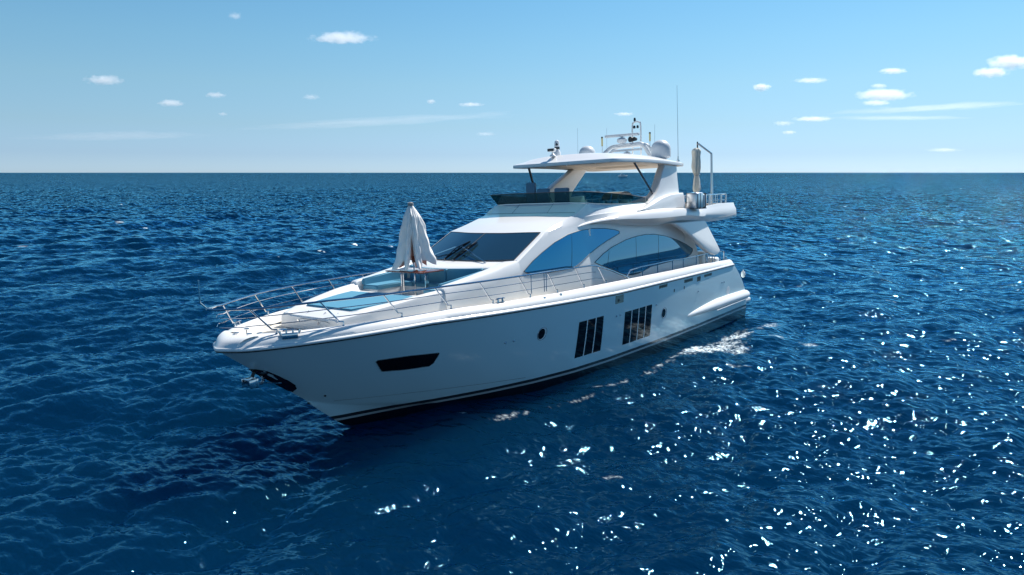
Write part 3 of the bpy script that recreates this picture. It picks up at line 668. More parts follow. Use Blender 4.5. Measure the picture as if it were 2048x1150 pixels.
# ---- hull fittings
def hull_poly(nm, poly, m=None, offv=.006, parent=None, **k): return patch(nm, poly, TREE, offv, m or M['hullglass'], parent or hull, 1, .25, .02, **k)
for sgn in (1, -1):
    P_ = lambda nm, poly, m, o_=.006, par=hull, rim=None: patch(nm, poly, TREE, o_, m, par, sgn, .25, .02, rim, .008)
    P_('bow_window', [(10.55, 1.90), (10.52, 1.94), (9.7, 1.92), (8.83, 1.85), (8.80, 1.82), (8.86, 1.55), (8.95, 1.47), (9.6, 1.49), (10.2, 1.55), (10.26, 1.57)], M['hullglass'], rim=M['seam'])
    def slats(x0, x1, n, zt, zb, gap=.055):
        fr = P_('hull_window_frame', [(x0, zt + .02), (x1, zt + .02), (x1, zb - .02), (x0, zb - .02)], M['black'], .001)
        w_ = (x0 - x1 - gap * (n - 1)) / n
        for i in range(n):
            a = x0 - i * (w_ + gap); P_('hull_window', [(a, zt), (a - w_, zt), (a - w_, zb), (a, zb)], M['hullglass'], .006, fr)
            if i < n - 1: P_('window_divider', [(a - w_ - .004, zt + .02), (a - w_ - gap + .004, zt + .02), (a - w_ - gap + .004, zb - .02), (a - w_ - .004, zb - .02)], M['gel'], .010, fr)
    slats(3.40, 2.02, 3, 1.83, .66); slats(.66, -1.26, 4, 1.74, .59)
    for x, z in ((5.17, 1.78), (-2.28, 1.27), (-8.73, 1.29)):
        o = P_('porthole', [(x + .20 * math.cos(a), z + .20 * math.sin(a)) for a in [2 * math.pi * k / 24 for k in range(24)]], M['gel'], .004, rim=M['steel'] if x > -8 else None)
        if x > -8: P_('porthole_glass', [(x + .03 + .145 * math.cos(a), z + .165 * math.sin(a)) for a in [2 * math.pi * k / 24 for k in range(24)]], M['hullglass'], .008, o)
    for x, z in ((6.64, 1.76), (6.32, 1.76), (1.21, 1.71), (.98, 1.71), (-1.59, 1.68), (-5.3, 1.7), (-7.9, 1.75), (-8.15, 1.75), (11.3, 1.02)):
        y = hullY(x, z)
        bm = bmesh.new(); add_lathe(bm, [(.035, 0), (.035, .015), (.02, .03)], (0, 0, 0), 10)
        for v in bm.verts: v.co = Vector((x + v.co.x, sgn * (y + v.co.z), z + v.co.y))
        recalc(bm); link('drain_outlet', bm, M['steel'] if x < 11 else M['dark'], hull)
    for x0, x1, z0, z1 in ((-1.75, -2.4, 2.27, 2.40), (-3.9, -4.7, 2.22, 2.36), (-5.15, -5.5, 2.13, 2.34), (-5.9, -6.7, 2.22, 2.34)):
        fl_ = P_('fairlead_frame', [(x0, z1), (x1, z1), (x1, z0), (x0, z0)], M['plate'], .012); P_('fairlead_opening', [(x0 - .05, z1 - .03), (x1 + .05, z1 - .03), (x1 + .05, z0 + .03), (x0 - .05, z0 + .03)], M['dark'], .018, fl_)
    fl_ = P_('fuel_hatch', [(1.34, 2.42), (.83, 2.42), (.83, 2.14), (1.34, 2.14)], M['plate'], .012)
    P_('hatch_latch', [(1.2, 2.3), (1.12, 2.3), (1.12, 2.2), (1.2, 2.2)], M['dark'], .02, fl_)
    for x in (-3.0, -3.9): P_('drain_slot', [(x, 2.10), (x - .06, 2.10), (x - .06, 1.98), (x, 1.98)], M['dark'], .008)
    # spray sponson along the quarter
    bm = bmesh.new(); rows = []
    for k in range(21):
        u = k / 20; x = -4.2 - 6.95 * u; g = min(1, (u / .45)) ** .6 if u < .45 else 1.0
        zc = .80 + .06 * math.sin(u * 3) - .02 * u; hz = .03 + .24 * g; hy = .02 + .27 * g
        if u > .97: hz *= .8; hy *= .8
        y0 = hullY(max(x, -10.9), .8) - .06
        rows.append([(x, sgn * (y0 + hy * (math.cos(a)) ** (1 if True else 1)), zc + hz * math.sin(a) * (1 if a > 0 else .85)) for a in [(-math.pi / 2 + math.pi * j / 10) for j in range(11)]])
    add_grid(bm, rows); bm.faces.new([bm.verts.new(p) for p in rows[-1]]); recalc(bm); sp = link('sponson', bm, M['gel'], hull, 50)
    tube('sponson_rail', [(x, sgn * (hullY(x, .8) + .2), .66) for x in (-7.0, -8, -9, -10, -10.9)], .02, M['gel'], sp, 6)
# swim platform and transom step
bm = bmesh.new(); add_box(bm, (-11.9, -2.7, .35), (-11.0, 2.7, .55), .06); recalc(bm); link('swim_platform', bm, M['gel'], hull)
# cockpit sofa and aft pieces
bm = bmesh.new(); add_box(bm, (-9.3, -2.2, 2.0), (-8.8, 2.2, 2.75), .08); add_box(bm, (-8.0, 1.75, 2.0), (-7.3, 2.25, 3.15), .06); recalc(bm); link('cockpit_sofa', bm, M['gel'], yacht, 50)
for sgn in (1, -1):
    r4 = tube('stern_rail', [(-7.5, 2.5 * sgn, 2.7), (-7.5, 2.5 * sgn, 3.08), (-8.4, 2.48 * sgn, 3.06), (-9.3, 2.4 * sgn, 3.02), (-9.3, 2.4 * sgn, 2.55)], .018, M['steel'], yacht, 7)
    for x in (-8.1, -8.7): tube('rail_post', [(x, 2.47 * sgn, 2.6), (x, 2.47 * sgn, 3.06)], .013, M['steel'], r4, 6)
def cleat(x, y, z, s=1, ang=0, par=bulwark, chock=False):
    m4 = Matrix.Translation((x, y, z)) @ Matrix.Rotation(ang, 4, 'Z') @ Matrix.Scale(s, 4)
    bm = bmesh.new(); add_tube(bm, [(-.17, 0, .085), (-.1, 0, .1), (.1, 0, .1), (.17, 0, .085)], [.012, .02, .02, .012], 8)
    for xx in (-.07, .07): add_tube(bm, [(xx * 1.2, 0, 0), (xx, 0, .1)], [.03, .02], 8)
    add_box(bm, (-.13, -.04, -.005), (.13, .04, .012), .004)
    if chock: 
        add_box(bm, (-.2, .04, -.12), (.2, .14, .03), .02); add_tube(bm, [(-.22, .09, 0), (-.26, .09, .10)], .03, 8); add_tube(bm, [(.22, .09, 0), (.26, .09, .10)], .03, 8)
    bmesh.ops.transform(bm, matrix=m4, verts=bm.verts); recalc(bm); return link('cleat', bm, M['steel'], par)
for sgn in (1, -1):
    p = railpt(12.75, .16, 2.97); cleat(p.x, p.y * sgn, p.z, .9, R(-32) * sgn, chock=(sgn == 1))
    p = railpt(6.9, .2, 2.975); cleat(p.x, p.y * sgn, p.z, 1.1, R(-5) * sgn)
    cleat(-8.9, 2.62 * sgn, 2.68, 1.2, 0)
    for x in (5.1, 4.3):
        p = railpt(x, .12, 2.86); bm = bmesh.new(); add_box(bm, (x - .05, sgn * p.y - .03, 2.78), (x + .05, sgn * p.y + .03, 2.90), .015); recalc(bm); link('fender_hook', bm, M['steel'], bulwark)
# bow rollers / windlass
for x, y, s in ((13.33, -.05, 1), (13.22, .33, .9), (13.05, .50, .9), (12.9, -.35, 1)):
    bm = bmesh.new(); add_tube(bm, [(x, y, 2.72), (x + .02, y, 2.98)], .03 * s, 10); add_box(bm, (x - .06, y - .04, 2.96), (x + .06, y + .04, 3.0), .012); recalc(bm); link('bow_bitt', bm, M['steel'], deck)
bm = bmesh.new(); add_lathe(bm, [(.13, 0), (.13, .05), (.08, .07), (.07, .15), (.11, .17), (.11, .2), (.0005, .22)], (12.35, .35, 2.74), 18); add_tube(bm, [(12.2, .6, 2.80), (12.2, .9, 2.82)], .06, 12); recalc(bm); link('windlass', bm, M['steel'], deck)
# anchor pocket on the stem + anchor
for sgn in (1, -1):
    patch('anchor_pocket', [(x, .86 + .758 * (x - 11.6) + d) for x, d in ((13.12, .05), (13.02, .13), (12.85, .20), (12.6, .23), (12.3, .25), (12.12, .24), (12.02, .18), (12.02, .07), (12.12, .035), (12.4, .03), (12.7, .03), (13.0, .03))], TREE, .012, M['black'], hull, sgn, .15, .03)
anchor = tube('anchor_shank', [(12.75, 0, 1.95), (12.98, 0, 2.0), (13.06, 0, 1.86)], .045, M['dark'], yacht, 8)
bm = bmesh.new(); add_box(bm, (12.98, -.13, 1.60), (13.04, .15, 1.84), .01); add_box(bm, (13.04, -.15, 1.62), (13.26, -.13, 1.84), .005); add_box(bm, (13.04, .13, 1.62), (13.22, .15, 1.82), .005); add_box(bm, (13.0, -.14, 1.81), (13.22, .14, 1.83), .005); recalc(bm); link('anchor_fluke', bm, M['steel'], anchor)
tube('anchor_stock', [(12.98, .14, 1.72), (12.55, .42, 1.66)], .015, M['steel'], anchor, 6)
bm = bmesh.new()
for k in range(6):
    a = k * .9; add_lathe(bm, [(.03, -.02), (.05, 0), (.03, .02)], (12.86 + .03 * math.cos(a), .1 + .03 * math.sin(a), 1.68 + k * .035), 8)
recalc(bm); link('anchor_chain', bm, M['steel'], anchor)

# crane on the aft flybridge
bm = bmesh.new(); add_tube(bm, [(-8.45, 2.2, 4.75), (-8.42, 2.2, 6.2), (-8.39, 2.2, 7.43)], [.06, .05, .045], 10); recalc(bm); crane = link('davit', bm, M['alu'], yacht)
tube('davit_arm', [(-8.39, 2.2, 7.43), (-7.0, 2.2, 7.83), (-6.93, 2.2, 7.78)], .04, M['alu'], crane, 8)
tube('davit_hook', [(-6.95, 2.2, 7.9), (-6.95, 2.2, 7.6)], .03, M['dark'], crane, 8)

# ================================================================== LOOSE THINGS ON THE YACHT
RX = Matrix.Rotation(ROLL, 4, 'X')
def onboat(name, p):
    q = RX @ Vector(p); return empty(name, q, (ROLL, 0, 0)), Vector(p)
t, o0 = onboat('table', (7.65, 0, 3.0)); tag(t, 'small varnished wooden table on chrome legs in front of the blue foredeck sofa', 'table')
bm = bmesh.new(); add_box(bm, (-.43, -.80, .83), (.43, .80, .87), .008); recalc(bm); link('tabletop', bm, M['wood'], t)
for x, y in ((0, -.55), (0, 0.0), (0, .5)):
    for dx in ((-.04, .04) if y else (0,)):
        bm = bmesh.new(); add_tube(bm, [(x + dx, y, .0), (x + dx, y, .82)], .032, 10); recalc(bm); link('leg', bm, M['steel'], t)
# closed parasol
u, o1 = onboat('parasol', (7.65, 0, 3.872)); tag(u, 'folded white canvas parasol standing upright through the wooden foredeck table', 'parasol')
bm = bmesh.new(); add_tube(bm, [(0, 0, 0), (0, 0, 1.9)], .03, 10); recalc(bm); link('pole', bm, M['steel'], u)
bm = bmesh.new(); add_lathe(bm, [(.05, 1.86), (.085, 1.9), (.085, 1.955), (.04, 1.985)], (0, 0, 0), 14); recalc(bm); link('finial', bm, M['seam'], u)
tube('hub', [(0, 0, .22), (0, 0, .42)], .055, M['wood'], u, 10)
rng = random.Random(3); NF = 7; SEG = 160; NR = 60; rows = []
def ang_(v): return math.atan2(v[1], v[0])
aR = ang_((-.6333, .7739)); aL = aR + math.pi; aN = ang_((.774, .633))      # plan directions: to starboard quarter, port bow, forward
def bump(a, c, w): d = (a - c + math.pi) % (2 * math.pi) - math.pi; return math.exp(-(d / w) ** 2)
for i in range(NR + 1):
    v = i / NR; row = []
    for k in range(SEG):
        a = 2 * math.pi * k / SEG; tw = 1.1 * v + .25 * math.sin(5 * v)
        fold = .5 + .5 * math.cos(a * NF + tw + .5 * math.sin(2 * a))
        r = .06 + .12 * min(1, v * 5) + .28 * v
        r *= 1 - (.42 * fold + .10 * (.5 + .5 * math.cos(19 * a - 6 * v))) * min(1, v * 2.5)
        r *= 1 + .05 * math.sin(7 * a + 13 * v) + .05 * math.sin(23 * v + 3 * a) * min(1, v * 3)
        r += .22 * v * bump(a, aL, .75) + .24 * v ** .8 * bump(a, aR - .15, .55) + .05 * v * bump(a, aN, .4)
        slit = bump(a, aN + .05, .16)
        bot = .03 + .26 * fold + .18 * bump(a, aR + .3, .5) - .05 * bump(a, aL, .5) + .75 * slit
        z = 1.88 - v * (1.88 - max(.02, bot)) + .02 * math.sin(9 * v + 5 * a)
        row.append((math.cos(a) * r, math.sin(a) * r, z))
    rows.append(row)
bm = bmesh.new(); add_grid(bm, rows, closed=True); recalc(bm); cn = link('canopy', bm, M['canvas'], u, 60); cn.modifiers.new('t', 'SOLIDIFY').thickness = .006
tube('strut', [(0, 0, .4), (.1, .12, 1.0)], .01, M['seam'], u, 5)
# rolled awning hanging from the davit
c2, _ = onboat('rolled_awning', (-6.85, 2.2, 5.78)); tag(c2, 'folded cream canvas awning hanging from the davit above the aft flybridge', 'awning')
rows = []
for i in range(31):
    v = i / 30; z = 1.85 * (1 - v); row = []
    prof = I(v, [0, .05, .2, .45, .57, .62, .72, .95, 1], [.08, .17, .15, .18, .13, .08, .12, .15, .10])
    for k in range(40):
        a = 2 * math.pi * k / 40; r = prof * (1 + .16 * math.sin(5 * a + 3 * v) + .08 * math.sin(11 * a + 9 * v)); row.append((r * math.cos(a) * 1.05, r * math.sin(a), z))
    rows.append(row)
bm = bmesh.new(); v_ = add_grid(bm, rows, closed=True); bm.faces.new(v_[0]); bm.faces.new(v_[-1]); recalc(bm); link('canvas', bm, M['canvas2'], c2, 60)
tube('lashing', [(.14 * math.cos(a), .14 * math.sin(a), .70 + .01 * a) for a in [k * .5 for k in range(14)]], .012, M['seam'], c2, 5)
# life raft case
lr, _ = onboat('life_raft_case', (-5.62, 2.74, 5.12)); tag(lr, 'silver grey strapped case clamped outside the aft flybridge rail beneath the rolled awning', 'case')
bm = bmesh.new(); add_box(bm, (-.20, -.25, 0), (.42, .25, .64), .06); recalc(bm); link('case_body', bm, M['alu'], lr, 50)
bm = bmesh.new(); add_box(bm, (-.56, -.24, 0.02), (-.215, .24, .58), .08); recalc(bm); link('case_cover', bm, M['radome'], lr, 50)
for x in (-.4, .1, .35): bm = bmesh.new(); add_box(bm, (x, -.258, -.005), (x + .035, .258, .608), .0); recalc(bm); link('strap', bm, M['dark'], lr)
bm = bmesh.new(); add_tube(bm, [(-.55, .2, -.02), (.5, .2, -.02)], .02, 6); add_tube(bm, [(-.55, -.2, -.02), (.5, -.2, -.02)], .02, 6); recalc(bm); link('cradle', bm, M['steel'], lr)
fd, _ = onboat('fender', (-10.9, 2.2, 1.75)); tag(fd, 'small white fender hanging off the stern corner of the yacht', 'fender')
bm = bmesh.new(); add_lathe(bm, [(.0005, -.2), (.1, -.15), (.13, 0), (.1, .15), (.03, .2), (.02, .28)], (-.28, .5, 0), 14); bmesh.ops.scale(bm, vec=(.8, .8, .8), verts=bm.verts); recalc(bm); link('fender_body', bm, M['canvas'], fd, 50)

# ================================================================== FAR BOAT
rd = (fwdh * 1419 + right * (1245 - 1024)).normalized()
fp = CAM + rd * 1150; fp.z = 0
fb = empty('distant_boat', fp, (0, 0, math.atan2(right.y, right.x) + .35)); tag(fb, 'tiny white motor boat on the horizon seen under the hardtop', 'boat')
bm = bmesh.new(); add_prism(bm, [(-7, 0), (-7, 1.5), (7.5, 2.2), (9, 2.3), (7, 0)], -1.9, 1.9, .2); recalc(bm); link('hull', bm, M['gel'], fb)
bm = bmesh.new(); add_prism(bm, [(-4, 1.7), (-3.4, 3.6), (2.2, 3.6), (4.4, 2.0)], -1.5, 1.5, .1); recalc(bm); link('cabin', bm, M['gel'], fb)
bm = bmesh.new(); add_prism(bm, [(-3.0, 2.4), (-2.8, 3.1), (2.2, 3.1), (3.2, 2.4)], -1.53, 1.53, 0); recalc(bm); link('window', bm, M['hullglass'], fb)
tube('mast', [(-1, 0, 3.6), (-1, 0, 6.2)], .15, M['gel'], fb); bm = bmesh.new(); add_box(bm, (-2.4, -1.2, 4.9), (.8, 1.2, 5.05), 0); for_ = link('canopy', bm, M['gel'], fb)

# ================================================================== SEA
def ocean_tile(L, N, seed, wind=(1, 0), V=5.5, lmin=.35, lmax=40., spread=4):
    rg = np.random.RandomState(seed); g = 9.81
    k1 = np.fft.fftfreq(N, L / N) * 2 * np.pi; kx, ky = np.meshgrid(k1, k1, indexing='ij'); k = np.hypot(kx, ky); k[0, 0] = 1e-6
    Lp = V * V / g; wx, wy = np.array(wind) / np.hypot(*wind); cosf = (kx * wx + ky * wy) / k
    P = np.exp(-1 / (k * Lp) ** 2) / k ** 4 * (np.abs(cosf) ** spread * .85 + .15) * np.where(cosf < 0, .35, 1.0)
    P *= np.exp(-(k * lmin / 6.28) ** 2) * (k > 2 * np.pi / lmax); P[0, 0] = 0
    h = (rg.randn(N, N) + 1j * rg.randn(N, N)) * np.sqrt(P)
    return h, kx, ky, k
def spatial(h, kx, ky, k, amp, chop):
    z = np.real(np.fft.ifft2(h)); s = amp / z.std()
    dx = np.real(np.fft.ifft2(-1j * kx / k * h)) * s * chop; dy = np.real(np.fft.ifft2(-1j * ky / k * h)) * s * chop
    return z * s, dx, dy
WV = (fwdh * -0.92 + right * 0.38)
tiles = []
for (L, N, sd, amp, lmin, lmax, chop, rot) in ((167., 512, 11, .145, 1.2, 60., 1.1, 0.0), (43.7, 512, 5, .062, .35, 4.5, 1.0, .35), (13.1, 512, 8, .019, .09, 1.0, .9, -.3)):
    c_, s_ = math.cos(rot), math.sin(rot); wv = (WV.x * c_ - WV.y * s_, WV.x * s_ + WV.y * c_)
    t3 = spatial(*ocean_tile(L, N, sd, wv, 5.5 if L > 100 else 4.0, lmin, lmax, 2.5), amp, chop); tiles.append((L, N, lmin, t3))
def sample(A, L, N, X, Y):
    u = (X / L * N) % N; v = (Y / L * N) % N; i = np.floor(u).astype(int) % N; j = np.floor(v).astype(int) % N; fu = u - np.floor(u); fv_ = v - np.floor(v); i2 = (i + 1) % N; j2 = (j + 1) % N
    return A[i, j] * (1 - fu) * (1 - fv_) + A[i2, j] * fu * (1 - fv_) + A[i, j2] * (1 - fu) * fv_ + A[i2, j2] * fu * fv_
# polar grid round the scene : dense in the quarter the place is seen in, coarse behind
az0 = math.atan2(fwdh.y, fwdh.x)
fine = np.linspace(-R(46), R(46), 1150); coarse = np.linspace(R(46), 2 * math.pi - R(46), 90)[1:-1]
angs = np.concatenate([fine, coarse]) + az0
rad = [4.0]
while rad[-1] < 30000:
    r_ = rad[-1]; rad.append(r_ + (max(.055, r_ * .0040) if r_ < 60 else r_ * (.0045 if r_ < 250 else .012 if r_ < 1500 else .06)))
rad = np.array([.3, 1.5, 3.0] + rad)
Rg, Ag = np.meshgrid(rad, angs, indexing='ij'); cx, cy = CAM.x, CAM.y
X = cx + Rg * np.cos(Ag); Y = cy + Rg * np.sin(Ag); Z = np.zeros_like(X); DX = np.zeros_like(X); DY = np.zeros_like(X)
dr = np.gradient(rad)[:, None] * np.ones_like(X)
gust = 1 + .22 * np.sin(X * .031 + 1.3 * np.sin(Y * .017)) * np.sin(Y * .027 + .7) 
for L, N, lmin, (tz, tx, ty) in tiles:
    fade = np.clip((lmin * 3.5 - dr) / (lmin * 2.5), 0, 1) if L < 100 else np.clip((9 - dr) / 6, 0, 1)
    Z += sample(tz, L, N, X, Y) * fade * gust; DX += sample(tx, L, N, X, Y) * fade; DY += sample(ty, L, N, X, Y) * fade
# calm the water a little right beside the hull
d_h = np.hypot(np.maximum(np.abs(X) - 10.5, 0), np.maximum(np.abs(Y) - 2.8, 0)); calm = np.clip(.45 + d_h / 3.5, 0, 1); Z *= calm
# foam mask
def vnoise(X, Y, s, seed):
    rg = np.random.RandomState(seed); T = rg.rand(64, 64); u = X / s; v = Y / s; i = np.floor(u).astype(int); j = np.floor(v).astype(int); fu = u - i; fv_ = v - j
    fu = fu * fu * (3 - 2 * fu); fv_ = fv_ * fv_ * (3 - 2 * fv_)
    g = lambda a, b: T[a % 64, b % 64]
    return g(i, j) * (1 - fu) * (1 - fv_) + g(i + 1, j) * fu * (1 - fv_) + g(i, j + 1) * (1 - fu) * fv_ + g(i + 1, j + 1) * fu * fv_
def blob(x0, y0, sx, sy, ang=0):
    c_, s_ = math.cos(ang), math.sin(ang); a = (X - x0) * c_ + (Y - y0) * s_; b = -(X - x0) * s_ + (Y - y0) * c_; return np.exp(-(a / sx) ** 2 - (b / sy) ** 2)
FO = .85 * blob(-3.6, 4.1, 1.2, .8) + .5 * blob(-4.5, 5.2, 2.2, .5, .3) + .60 * blob(-.8, 3.8, 2.4, .28) + .56 * blob(-6.2, 4.2, 2.2, .7) + .40 * blob(2.8, 3.6, 1.9, .2) + .48 * blob(7.2, 2.7, .8, .25, -.4) + .38 * blob(5.2, 3.3, 1.5, .2, -.3) + .48 * blob(-9.5, 4.6, 2., .7, .2)
n_ = .25 * vnoise(X, Y, .75, 1) + .35 * vnoise(X, Y, .25, 2) + .40 * vnoise(X, Y, .09, 3)
foam = np.clip((FO * (.15 + n_ * 1.5) - .40) * 3.6, 0, 1)
def wpt(px, py):      # where a line of sight at that bearing and dip meets the water
    d = 575 - py; f_ = 1400 * math.cos(TH) + d * math.sin(TH); u_ = d * math.cos(TH) - 1400 * math.sin(TH); t_ = -CAM.z / u_
    q = CAM + (right * (px - 1024) + fwdh * f_) * t_; return q.x, q.y, f_ * t_
va = math.atan2(right.y, right.x); CAPS = np.zeros_like(X)
for (px, py, wpx, hpx, an) in ((1695, 840, 42, 3.5, -.5), (1225, 948, 26, 9, -.25), (1430, 874, 18, 2.5, -.5), (1615, 690, 22, 14, .5), (1560, 680, 30, 5, 0), (1470, 730, 40, 4, -.2), (1790, 600, 20, 3, 0), (1860, 420, 14, 2, 0), (60, 490, 30, 2, 0), (240, 444, 9, 2, 0), (930, 822, 22, 6, -.3), (1190, 770, 24, 2, -.35), (1600, 560, 20, 2.5, 0), (1900, 680, 26, 3, 0)):
    x0, y0, dd = wpt(px, py); s_ = dd / 1400
    CAPS += blob(x0, y0, wpx * s_, hpx * s_ * dd / 6.7 * .5, va + an) * (.05 + .6 * vnoise(X, Y, .22 * max(1, dd / 20), 4) + .55 * vnoise(X, Y, .09 * max(1, dd / 20), 14)) * .85
CAPS = np.clip((CAPS - .35) * 2.2, 0, .9)
foam = np.clip(foam + CAPS, 0, 1)
nr, na = X.shape
co = np.stack([X + DX, Y + DY, Z], -1).reshape(-1, 3)
idx = np.arange(nr * na).reshape(nr, na); a_ = idx[:-1, :]; b_ = idx[1:, :]
q = np.stack([a_, b_, np.roll(b_, -1, 1), np.roll(a_, -1, 1)], -1).reshape(-1, 4)
me = bpy.data.meshes.new('water'); me.vertices.add(len(co)); me.vertices.foreach_set('co', co.ravel().astype('f'))
me.loops.add(q.size); me.loops.foreach_set('vertex_index', q.ravel().astype('i')); me.polygons.add(len(q)); me.polygons.foreach_set('loop_start', (np.arange(len(q)) * 4).astype('i'))
me.polygons.foreach_set('use_smooth', np.ones(len(q), bool)); me.update(calc_edges=True); me.validate()
at = me.attributes.new('foam', 'FLOAT', 'POINT'); at.data.foreach_set('value', foam.ravel().astype('f'))
sea = bpy.data.objects.new('water', me); C.objects.link(sea); sea.location.z = -.13; tag(sea, kind='structure')
m = bpy.data.materials.new('sea_water'); m.use_nodes = True; n = m.node_tree; b = n.nodes['Principled BSDF']
b.subsurface_method = 'BURLEY'; b.inputs['Subsurface Weight'].default_value = 1; b.inputs['Subsurface Radius'].default_value = (.3, 1.0, 1.5); b.inputs['Subsurface Scale'].default_value = 5.0
b.inputs['Roughness'].default_value = .05; b.inputs['IOR'].default_value = 1.33
tc = n.nodes.new('ShaderNodeTexCoord')
def noise(scale, det, vec=None, rough=.6):
    x = n.nodes.new('ShaderNodeTexNoise'); x.inputs['Scale'].default_value = scale; x.inputs['Detail'].default_value = det; x.inputs['Roughness'].default_value = rough
    n.links.new(vec or tc.outputs['Object'], x.inputs['Vector']); return x
mp = n.nodes.new('ShaderNodeMapping'); mp.inputs['Rotation'].default_value = (0, 0, -az0 + .35); mp.inputs['Scale'].default_value = (1.0, .45, 1); n.links.new(tc.outputs['Object'], mp.inputs['Vector'])
n1 = noise(4.5, 2, mp.outputs[0], .45); n2 = noise(.5, 2, mp.outputs[0], .5)
bu1 = n.nodes.new('ShaderNodeBump'); bu1.inputs['Strength'].default_value = 1; bu1.inputs['Distance'].default_value = .07; n.links.new(n1.outputs['Fac'], bu1.inputs['Height'])
# waves the mesh no longer resolves far away
ge = n.nodes.new('ShaderNodeNewGeometry'); vd = n.nodes.new('ShaderNodeVectorMath'); vd.operation = 'DISTANCE'; vd.inputs[1].default_value = (CAM.x, CAM.y, 0)
n.links.new(ge.outputs['Position'], vd.inputs[0]); mr = n.nodes.new('ShaderNodeMapRange'); mr.inputs['From Min'].default_value = 25; mr.inputs['From Max'].default_value = 160; mr.inputs['To Max'].default_value = 3.0
n.links.new(vd.outputs['Value'], mr.inputs['Value'])
bu2 = n.nodes.new('ShaderNodeBump'); bu2.inputs['Strength'].default_value = 1; n.links.new(mr.outputs[0], bu2.inputs['Distance']); n.links.new(n2.outputs['Fac'], bu2.inputs['Height']); n.links.new(bu1.outputs[0], bu2.inputs['Normal'])
n3 = noise(.07, 4, mp.outputs[0]); mr4 = n.nodes.new('ShaderNodeMapRange'); mr4.inputs['From Min'].default_value = 150; mr4.inputs['From Max'].default_value = 900; mr4.inputs['To Max'].default_value = 12; n.links.new(vd.outputs['Value'], mr4.inputs['Value'])
bu3 = n.nodes.new('ShaderNodeBump'); bu3.inputs['Strength'].default_value = 1; n.links.new(mr4.outputs[0], bu3.inputs['Distance']); n.links.new(n3.outputs['Fac'], bu3.inputs['Height']); n.links.new(bu2.outputs[0], bu3.inputs['Normal']); bu2 = bu3
# unresolved chop far off : facets that still tilt at any distance
mp4 = n.nodes.new('ShaderNodeMapping'); mp4.vector_type = 'TEXTURE'; mp4.inputs['Rotation'].default_value = (0, 0, az0); mp4.inputs['Scale'].default_value = (5, 1, 1); n.links.new(tc.outputs['Object'], mp4.inputs['Vector'])
n4 = noise(.8, 1, mp4.outputs[0], .4); c4 = n.nodes.new('ShaderNodeVectorMath'); c4.operation = 'SUBTRACT'; n.links.new(n4.outputs['Color'], c4.inputs[0]); c4.inputs[1].default_value = (.5, .5, .5)
m4_ = n.nodes.new('ShaderNodeVectorMath'); m4_.operation = 'MULTIPLY'; n.links.new(c4.outputs[0], m4_.inputs[0]); m4_.inputs[1].default_value = (1, 1, 0)
mr5 = n.nodes.new('ShaderNodeMapRange'); mr5.inputs['From Min'].default_value = 40; mr5.inputs['From Max'].default_value = 260; mr5.inputs['To Max'].default_value = 2.2; n.links.new(vd.outputs['Value'], mr5.inputs['Value'])
s4 = n.nodes.new('ShaderNodeVectorMath'); s4.operation = 'SCALE'; n.links.new(m4_.outputs[0], s4.inputs[0]); n.links.new(mr5.outputs[0], s4.inputs['Scale'])
a4 = n.nodes.new('ShaderNodeVectorMath'); n.links.new(bu2.outputs[0], a4.inputs[0]); n.links.new(s4.outputs[0], a4.inputs[1]); bu2 = n.nodes.new('ShaderNodeVectorMath'); bu2.operation = 'NORMALIZE'; n.links.new(a4.outputs[0], bu2.inputs[0])
n.links.new(bu2.outputs[0], b.inputs['Normal'])
fa = n.nodes.new('ShaderNodeAttribute'); fa.attribute_name = 'foam'
fn = noise(9, 6); fm = n.nodes.new('ShaderNodeMath'); fm.operation = 'MULTIPLY_ADD'; fm.use_clamp = True; fm.inputs[2].default_value = 0
mr2 = n.nodes.new('ShaderNodeMapRange'); mr2.inputs['From Min'].default_value = .38; mr2.inputs['From Max'].default_value = .62; n.links.new(fn.outputs['Fac'], mr2.inputs['Value'])
n.links.new(fa.outputs['Fac'], fm.inputs[0]); n.links.new(mr2.outputs[0], fm.inputs[1])
# white flecks painted as far sun glints, besides small breaking crests in open water
n5 = noise(.62, 5, mp.outputs[0], .62); w5 = n.nodes.new('ShaderNodeMapRange'); w5.inputs['From Min'].default_value = .715; w5.inputs['From Max'].default_value = .745; n.links.new(n5.outputs['Fac'], w5.inputs['Value'])
d5 = n.nodes.new('ShaderNodeMapRange'); d5.inputs['From Min'].default_value = 38; d5.inputs['From Max'].default_value = 70; n.links.new(vd.outputs['Value'], d5.inputs['Value'])
k5 = n.nodes.new('ShaderNodeMath'); k5.operation = 'MULTIPLY'; n.links.new(w5.outputs[0], k5.inputs[0]); n.links.new(d5.outputs[0], k5.inputs[1])
fx = n.nodes.new('ShaderNodeMath'); fx.operation = 'MAXIMUM'; n.links.new(fm.outputs[0], fx.inputs[0]); n.links.new(k5.outputs[0], fx.inputs[1]); fm = fx
mc = n.nodes.new('ShaderNodeMix'); mc.data_type = 'RGBA'; n.links.new(fm.outputs[0], mc.inputs['Factor']); mc.inputs['A'].default_value = (.0003, .0132, .038, 1); mc.inputs['B'].default_value = (.02, .12, .16, 1)
n.links.new(mc.outputs['Result'], b.inputs['Base Color'])
mr3 = n.nodes.new('ShaderNodeMapRange'); mr3.inputs['To Min'].default_value = .045; mr3.inputs['To Max'].default_value = .7; n.links.new(fm.outputs[0], mr3.inputs['Value']); n.links.new(mr3.outputs[0], b.inputs['Roughness'])
